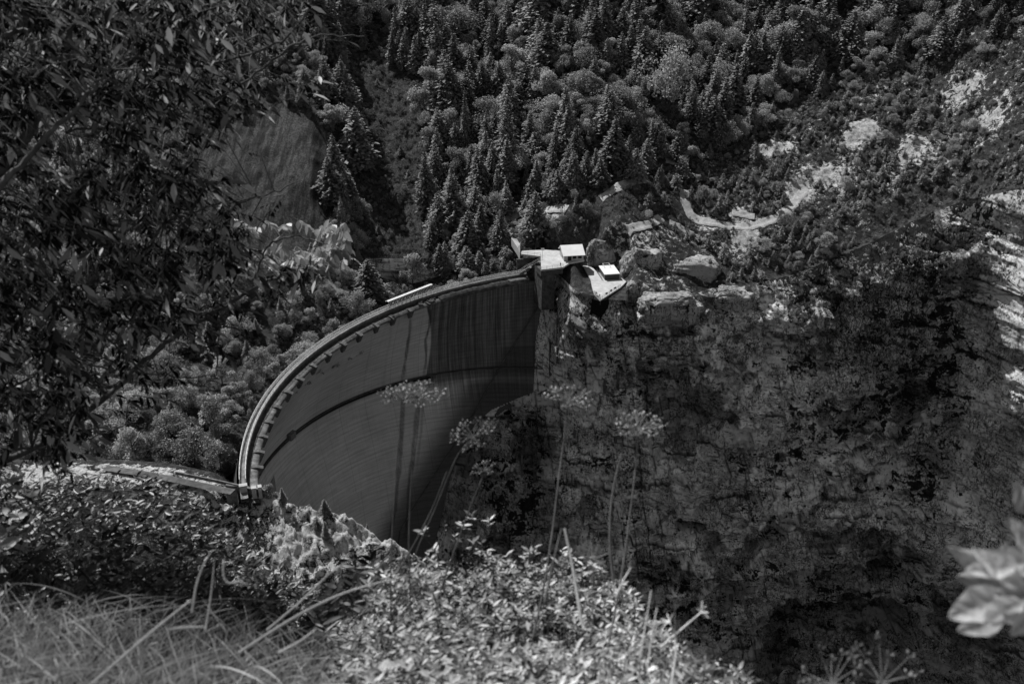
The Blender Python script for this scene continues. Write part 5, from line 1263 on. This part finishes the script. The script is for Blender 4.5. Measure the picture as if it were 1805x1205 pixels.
# long single blades that stand out
for lab, pix, d, wd in (
    ('longest pale grass blade, arching from the bottom left towards the centre', [(150, 1215), (270, 1110), (345, 1050)], 2.0, .0045),
    ('long pale grass blade sweeping right in front of the shrubs', [(420, 1150), (520, 1085), (610, 1040), (735, 1010)], 2.2, .0042),
    ('thin grass stem rising to the right to the lit shrub shoots', [(470, 1110), (530, 1060), (590, 1000), (625, 985)], 2.3, .003),
    ('upright curved grass blade in front of the dark shrub', [(338, 1080), (345, 1030), (360, 990), (376, 967)], 2.2, .003),
    ('straight upright grass blade beside the curved one', [(362, 1110), (372, 1050), (378, 985)], 2.3, .0024),
    ('drooping grass blade hooked to the right in front of the dark shrub', [(395, 985), (392, 1010), (400, 1030), (425, 1022), (440, 1035)], 2.2, .003),
    ('pale grass blade leaning right low at the bottom', [(490, 1150), (530, 1130), (560, 1105)], 2.0, .004),
    ('short broad grass blade lying flat near the bottom centre left', [(295, 1108), (330, 1105), (365, 1104)], 2.0, .004)):
    P = [rays(np.array(float(a)), np.array(float(b)), np.array(float(d))) for a, b in pix]; P = np.array(P)
    s = np.linspace(0, len(P)-1, 6*len(P)); Q = np.stack([np.interp(s, range(len(P)), P[:, i]) for i in range(3)], 1)
    for _ in range(10): Q[1:-1] = (Q[:-2]+2*Q[1:-1]+Q[2:])/4
    dv = np.gradient(Q, axis=0); side = unit(np.cross(dv, Q-np.array([0, 0, CAMH]))); q = np.linspace(0, 1, len(Q)); ww = wd*(1-q**3)*.55+.0004
    V = np.stack([Q-side*ww[:, None], Q+np.array([0, 0, .001])-0*side, Q+side*ww[:, None]], 1).reshape(-1, 3)-Q[0]
    o = link('grass_blade', raw_mesh('grass_blade', V, grid_faces(len(Q), 3), M['stalk_bright'], None, True)); o.location = Q[0]; tag(o, lab, 'grass', None)
# umbel plants
def umbel(label, pix, d, width, r=.0032, dens=18, cup=.35, tilt=(0, 0), mat=None, dry=False, seeds=True):
    root, tip, Q = stem_obj('umbel_plant', label, 'plant', pix, d, r, mat or M['stalk'])
    dd = d[-1] if hasattr(d, '__len__') else d; R_ = width/2*dd/F*.9
    ax = unit(np.array([tilt[0], tilt[1], 1.0])); e1 = unit(np.cross(ax, [0, 1, .1])); e2 = np.cross(ax, e1)
    paths = []; P = []; D = []; S = []; cen = []
    for i in range(dens):
        a = i*2.399+fr.normal(0, .15); q = (.35+.65*sqrt((i+.5)/dens)) if not dry else 1.0; h = R_*cup*(1.25-q*q*.9)+(fr.normal(0, .05)*R_)
        if dry: h = R_*fr.uniform(-.1, .9)*.8; q *= fr.uniform(.7, 1)
        e = tip+(e1*cos(a)+e2*sin(a))*R_*q+ax*h; mid = tip+(e-tip)*.5+ax*R_*.06*(1 if not dry else 0)
        paths.append(([tip, mid, e], [r*.5, r*.42, r*.34])); cen.append(e)
        if seeds:
            m = 5 if not dry else 5
            for k in range(m):
                b = k*2.399; v = e1*cos(b)+e2*sin(b); rr2 = R_*(.2 if not dry else .08)*sqrt((k+.5)/m); c = e+v*rr2+ax*R_*.08
                paths.append(([e, c], [r*.2, r*.15])); P.append(c); D.append(v+ax*.5); S.append(R_*fr.uniform(.05, .08)+.001)
    tubes(paths, mat or M['stalk'], 'rays', 4, root)
    if seeds and P:
        P = np.array(P); D = np.array(D); S = np.array(S)
        me = leaves_mesh('seed_heads', np.concatenate([P, P]), np.concatenate([D, D+fr.normal(0, .6, D.shape)]), unit(fr.normal(size=(2*len(P), 3))), np.concatenate([S, S])*1.3, M['leaf'] if not dry else M['stalk'], fr.random(2*len(P)), 1.8)
        link('seed_heads', me, root)
    return root
umbel('wide flat umbel seen against the dam face, right one of its pair', [(722, 1180), (724, 1080), (720, 960), (724, 850), (736, 760), (741, 700)], 2.9, 92, .003, 20, .3, mat=M['twig'])
umbel('wide flat umbel seen against the dam face, left one of its pair', [(690, 1150), (688, 1020), (692, 920), (699, 820), (706, 740), (708, 702)], 2.95, 88, .003, 18, .3, mat=M['twig'])
umbel('cup-shaped umbel standing tall against the cliff just right of the dam', [(940, 1120), (958, 1040), (975, 930), (985, 840), (995, 770), (1000, 712)], 2.7, 92, .0035, 15, .5)
umbel('rightmost tall umbel, against the cliff', [(1070, 1150), (1095, 1020), (1108, 930), (1120, 830), (1125, 758)], 2.6, 90, .0035, 18, .45)
umbel('drooping umbel leaning left in front of the foot of the dam', [(700, 1060), (738, 960), (770, 890), (805, 800), (835, 770)], 2.7, 88, .002, 15, .35, tilt=(-.35, -.2), mat=M['twig'])
umbel('dark spindly umbel on a slanting stalk left of the gorge', [(740, 1150), (790, 1000), (830, 890), (855, 830)], 3.0, 50, .0032, 9, .4, tilt=(-.3, 0), mat=M['twig'])
umbel('dried star-shaped umbel on a short upright stem above the central shrub', [(1045, 1110), (1044, 1050), (1045, 985)], 2.3, 78, .0022, 13, .4, dry=True, seeds=False)
umbel('small dried star umbel low against the cliff', [(1190, 1130), (1190, 1085), (1190, 1050)], 2.3, 42, .0014, 11, .6, dry=True, seeds=False)
umbel('dried star umbel with many fine rays near the bottom right of the grass', [(1215, 1230), (1222, 1200), (1225, 1165)], 2.0, 66, .0018, 18, .5, dry=True, seeds=False)
umbel('dried star umbel on a stem bent over to the left', [(1180, 1230), (1192, 1150), (1190, 1115), (1180, 1095)], 2.0, 36, .0028, 8, .5, tilt=(-.8, 0), dry=True, seeds=False, mat=M['stalk_bright'])
umbel('dried star umbel at the tip of a long stem slanting up to the right', [(1165, 1140), (1205, 1105), (1237, 1078)], 2.0, 40, .0028, 8, .5, tilt=(.8, 0), dry=True, seeds=False, mat=M['stalk_bright'])
umbel('left one of two bristly seed umbels at the bottom edge below the cave', [(1466, 1250), (1466, 1225), (1466, 1205)], 1.9, 120, .002, 15, .75, dry=True)
umbel('right one of two bristly seed umbels at the bottom edge below the cave', [(1556, 1250), (1556, 1225), (1555, 1203)], 1.9, 130, .002, 16, .75, dry=True)
for lab, pix, d, r, mt in (
    ('bright bleached dry stem standing above the central shrub', [(1026, 1100), (1018, 1050), (1008, 990), (995, 930)], 2.1, .0042, 'stalk_bright'),
    ('pale curved stalk left of the rightmost tall umbel', [(1082, 1030), (1074, 960), (1076, 890), (1085, 840), (1096, 798)], 2.4, .0038, 'stalk'),
    ('left one of two thin straight grass stems right of the central shrub', [(1128, 1160), (1138, 1100), (1148, 1040)], 2.0, .002, 'stalk_bright'),
    ('right one of two thin straight grass stems right of the central shrub', [(1142, 1170), (1149, 1120), (1158, 1070)], 2.0, .002, 'stalk_bright'),
    ('slanting stalk beside the foot of the dam, left of the gorge', [(700, 1010), (735, 950), (765, 890), (788, 830)], 2.8, .0022, 'twig'),
    ('blurred stalk rising through the shrub towards the cliff', [(960, 1060), (975, 990), (990, 930)], 2.2, .003, 'stalk'),
    ('short reddish stalk tilted right above the shrub', [(1086, 1050), (1100, 1020), (1112, 1000)], 2.1, .0024, 'stalk_bright')):
    stem_obj('dry_stem', lab, 'stem', pix, d, r, M[mt])

# big pale leaves reaching in from the right
root = empty('leafy_branch', tuple(rays(np.array(1900.), np.array(1030.), np.array(1.35))), 'large pale leaves on a branch reaching in at the right edge, close to us', 'branch'); rl = np.array(root.location)
P = []; D = []; N = []; S = []; sh = []; wd = []
for (a, b, c, e, w_, s_, dd, up) in ((1790, 1000, 1670, 978, 1.2, .15, 1.38, -.2), (1790, 1012, 1690, 1020, 1.3, .35, 1.36, .2), (1770, 1052, 1674, 1084, 1.25, 1.0, 1.33, .9), (1765, 1075, 1690, 1108, 1.1, .55, 1.35, .7), (1800, 1035, 1722, 962, .9, .9, 1.3, .8),
                               (1810, 990, 1726, 968, 1.0, .8, 1.34, .8), (1830, 1010, 1770, 960, 1.2, .7, 1.36, .5), (1840, 1060, 1760, 1092, 1.1, .5, 1.36, .5), (1830, 980, 1790, 915, 1.2, .8, 1.34, .6), (1840, 900, 1792, 855, 1.3, .3, 1.4, -.2), (1830, 1040, 1745, 1040, 1.0, .6, 1.34, .7), (1840, 930, 1795, 950, 1.2, .6, 1.36, .6), (1800, 1060, 1735, 1100, 1.1, .9, 1.32, .9), (1835, 1085, 1785, 1120, 1.0, .8, 1.35, .7), (1790, 990, 1705, 1000, 1.0, 1.0, 1.3, .8)):
    p0 = rays(np.array(float(a)), np.array(float(b)), np.array(dd)); p1 = rays(np.array(float(c)), np.array(float(e)), np.array(dd*(.985)))
    P.append(p0-rl); D.append(p1-p0); S.append(np.linalg.norm(p1-p0)); N.append((0, -.55, up)); sh.append(s_); wd.append(w_*1.25)
V = []; Fs = []; SH = []; VN = []; nl_ = 41; mw = 17
for p_, d_, n_, s_, h_, w_ in zip(P, D, unit(np.array(N, float)), S, sh, wd):
    d_ = unit(d_); b_ = unit(np.cross(n_, d_)); u_ = np.cross(d_, b_); o_ = len(V)*nl_*mw
    q = np.linspace(0, 1, nl_)[:, None]; m_ = np.linspace(-1, 1, mw)[None, :]; wdt_ = .2*w_*np.sin(pi*np.clip(q, .0, 1)**.8)**.75*(1+.05*np.sin(q*17+p_[0]*90)); cur = fr.uniform(-.1, .14)
    X_ = q+0*m_; Y_ = wdt_*m_+cur*np.sin(q*3)+0*m_; Z_ = .10*wdt_/.2*np.abs(m_)**1.4+.012*np.sin(q*21+m_*5)-.16*q*q
    V.append((p_+s_*(X_[..., None]*d_+Y_[..., None]*b_+Z_[..., None]*u_)).reshape(-1, 3)); Fs.append(grid_faces(nl_, mw)+o_); SH.append(np.full(nl_*mw, h_)); VN.append((np.abs(m_)*1.2+0*q+.25*np.abs(np.sin(q*22-np.abs(m_)*3))).clip(0, 1).ravel())
link('foliage', raw_mesh('foliage', np.concatenate(V), np.concatenate(Fs), M['leaf_pale'], dict(shade=np.concatenate(SH), vein=np.concatenate(VN)), True), root)
tw = [rays(np.array(float(a)), np.array(float(b)), np.array(1.36))-rl for a, b in ((1990, 1080), (1900, 1040), (1830, 1025), (1765, 1045))]
tubes([(tw, [.004, .0032, .0026, .0018])], M['twig'], 'twig', 6, root)

# ------------------------------------------------------------------ ash tree leaning over us from the left
tree = empty('ash_tree', tuple(rays(np.array(-500.), np.array(1500.), np.array(5.5))), 'dark leafy ash tree whose branches hang across the whole left side, close to us', 'tree'); tl = np.array(tree.location)
def rp(a, b, d): return rays(np.array(float(a)), np.array(float(b)), np.array(float(d)))-tl
tubes([([rp(-500, 1500, 5.5), rp(-420, 1000, 5.3), rp(-380, 500, 5.1), rp(-300, 0, 5), rp(-260, -400, 5)], [.16, .14, .12, .1, .08])], M['bark'], 'trunk', 10, tree)
BR = [
 ([(-380, 560), (-120, 430), (0, 300), (70, 210), (110, 130), (130, 0), (140, -80)], 4.4, .028),
 ([(-380, 700), (-100, 420), (0, 330), (80, 245), (160, 165), (190, 120)], 4.0, .016),
 ([(-340, 300), (-100, 200), (0, 60), (60, 50), (115, 125), (240, 98), (330, 122), (430, 100), (520, 62), (552, 0)], 4.3, .012),
 ([(60, 60), (105, 70), (150, -40)], 4.2, .012),
 ([(-380, 620), (-100, 400), (0, 385), (80, 375), (160, 372), (230, 388), (290, 392)], 4.5, .009),
 ([(115, 232), (200, 224), (290, 200)], 4.4, .006),
 ([(-300, 900), (60, 800), (200, 690), (280, 612), (360, 562), (420, 525), (470, 495), (520, 480)], 4.8, .016),
 ([(360, 562), (450, 590), (420, 600)], 4.8, .005),
 ([(440, 515), (455, 470), (470, 430), (520, 415), (580, 430)], 4.8, .007),
 ([(-380, 800), (-100, 560), (0, 480), (60, 430), (110, 385), (170, 340), (250, 330), (340, 300)], 4.9, .012),
 ([(-300, 200), (-50, 40), (120, 20), (260, 40), (380, 10), (460, -40)], 4.6, .012),
 ([(-300, 1000), (-40, 800), (60, 790), (160, 775), (230, 745)], 4.4, .007),
 ([(-300, 900), (0, 690), (120, 640), (250, 655), (330, 668), (380, 660)], 4.6, .007),
 ([(250, 655), (200, 600), (120, 560)], 4.7, .006),
 ([(290, 392), (380, 360), (470, 345), (530, 318)], 5.0, .007),
 ([(290, 200), (400, 170), (500, 90), (560, 60), (640, 65)], 4.6, .007)]
allp = []
for pts, d, r in BR:
    Q = np.array([rp(a, b, d+.12*math.sin(a*.02+b*.013)) for a, b in pts]); s = np.linspace(0, len(Q)-1, 6*len(Q)); Q = np.stack([np.interp(s, range(len(Q)), Q[:, i]) for i in range(3)], 1)
    for _ in range(5): Q[1:-1] = (Q[:-2]+2*Q[1:-1]+Q[2:])/4
    Q += fr.normal(0, .004, Q.shape); tubes([(Q.tolist(), np.linspace(r, r*.35, len(Q)).tolist())], M['twig'], 'branch', 6, tree); allp.append(Q)
AP = np.concatenate(allp)
ey = [-60, 0, 60, 100, 150, 200, 250, 300, 340, 380, 400, 440, 480, 520, 560, 600, 650, 700, 760, 800, 830]
ex = [480, 560, 600, 590, 560, 470, 455, 440, 500, 480, 600, 625, 560, 520, 480, 440, 410, 340, 240, 180, 120]
P = []; D = []; S = []; sh = []; tw = []; P2 = []; D2 = []; S2 = []; sh2 = []
n_s = 0
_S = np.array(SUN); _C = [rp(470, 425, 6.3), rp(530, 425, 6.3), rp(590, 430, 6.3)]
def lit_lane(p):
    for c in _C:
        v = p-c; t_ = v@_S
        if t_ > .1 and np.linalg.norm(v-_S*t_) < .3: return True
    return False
while n_s < 2600:
    a = fr.uniform(-80, 640); b = fr.uniform(-60, 830); e = np.interp(b, ey, ex)
    if a > e: continue
    inner = (e-a)/170.0
    dens = min(1, .12+.5*inner)
    if b > 560: dens *= .75
    if 60 < a < 165 and 185 < b < 310: dens *= .1
    if 200 < a < 440 and 590 < b < 830: dens *= .45
    if 330 < a < 560 and 480 < b < 560: dens *= .6
    if 0 < a < 90 and 330 < b < 430: dens *= .35
    if 395 < a < 560 and 190 < b < 385: dens *= .25
    if a > 430 and 395 < b < 470: dens = .95
    if a > 400 and b < 100: dens *= .5
    if fr.random() > dens*np.clip(.45+2.8*fbm(a*.014, b*.014, 0, 3), .01, 1): continue
    n_s += 1
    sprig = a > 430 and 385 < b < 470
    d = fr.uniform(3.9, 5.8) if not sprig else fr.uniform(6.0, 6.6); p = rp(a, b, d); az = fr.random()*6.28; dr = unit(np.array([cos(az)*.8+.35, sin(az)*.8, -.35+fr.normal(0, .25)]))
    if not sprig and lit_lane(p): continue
    L_ = fr.uniform(.09, .2); nl = int(fr.integers(3, 6)); q = unit(np.cross(dr, [0, 0, 1])); base = p-dr*L_*.5; up = np.cross(q, dr)
    tw.append(([base, p, p+dr*L_*.5], [.0018, .0014, .0009]))
    if fr.random() < .35:
        k = np.argmin(((AP-base)**2).sum(1)); c = AP[k]
        if np.linalg.norm(c-base) < .7: tw.append(([c, (c+base)/2+np.array([0, 0, .03]), base], [.003, .0025, .0018]))
    for k in range(nl):
        for sd_ in (-1, 1):
            bb = base+dr*L_*(.25+.72*k/nl); v = dr*.55+q*sd_*.85+np.array([0, 0, -.45-.35*fr.random()])
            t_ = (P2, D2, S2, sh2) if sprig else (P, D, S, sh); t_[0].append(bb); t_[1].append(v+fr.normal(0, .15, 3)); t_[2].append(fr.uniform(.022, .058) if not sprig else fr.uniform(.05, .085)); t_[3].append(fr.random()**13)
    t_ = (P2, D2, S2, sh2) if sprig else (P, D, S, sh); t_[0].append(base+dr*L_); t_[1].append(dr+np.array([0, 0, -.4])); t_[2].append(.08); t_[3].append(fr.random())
def N_(n): return unit(np.array([-.1, .2, 1.0])+fr.normal(0, .5, (n, 3)))
link('foliage', leaves_mesh('foliage', np.array(P), np.array(D), N_(len(P)), np.array(S), M['leaf_tree'], np.array(sh), fr.uniform(.5, .95, len(P))), tree)
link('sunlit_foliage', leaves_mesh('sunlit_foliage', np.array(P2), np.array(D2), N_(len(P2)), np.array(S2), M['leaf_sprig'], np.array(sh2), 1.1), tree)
tubes(tw, M['twig'], 'twigs', 3, tree)
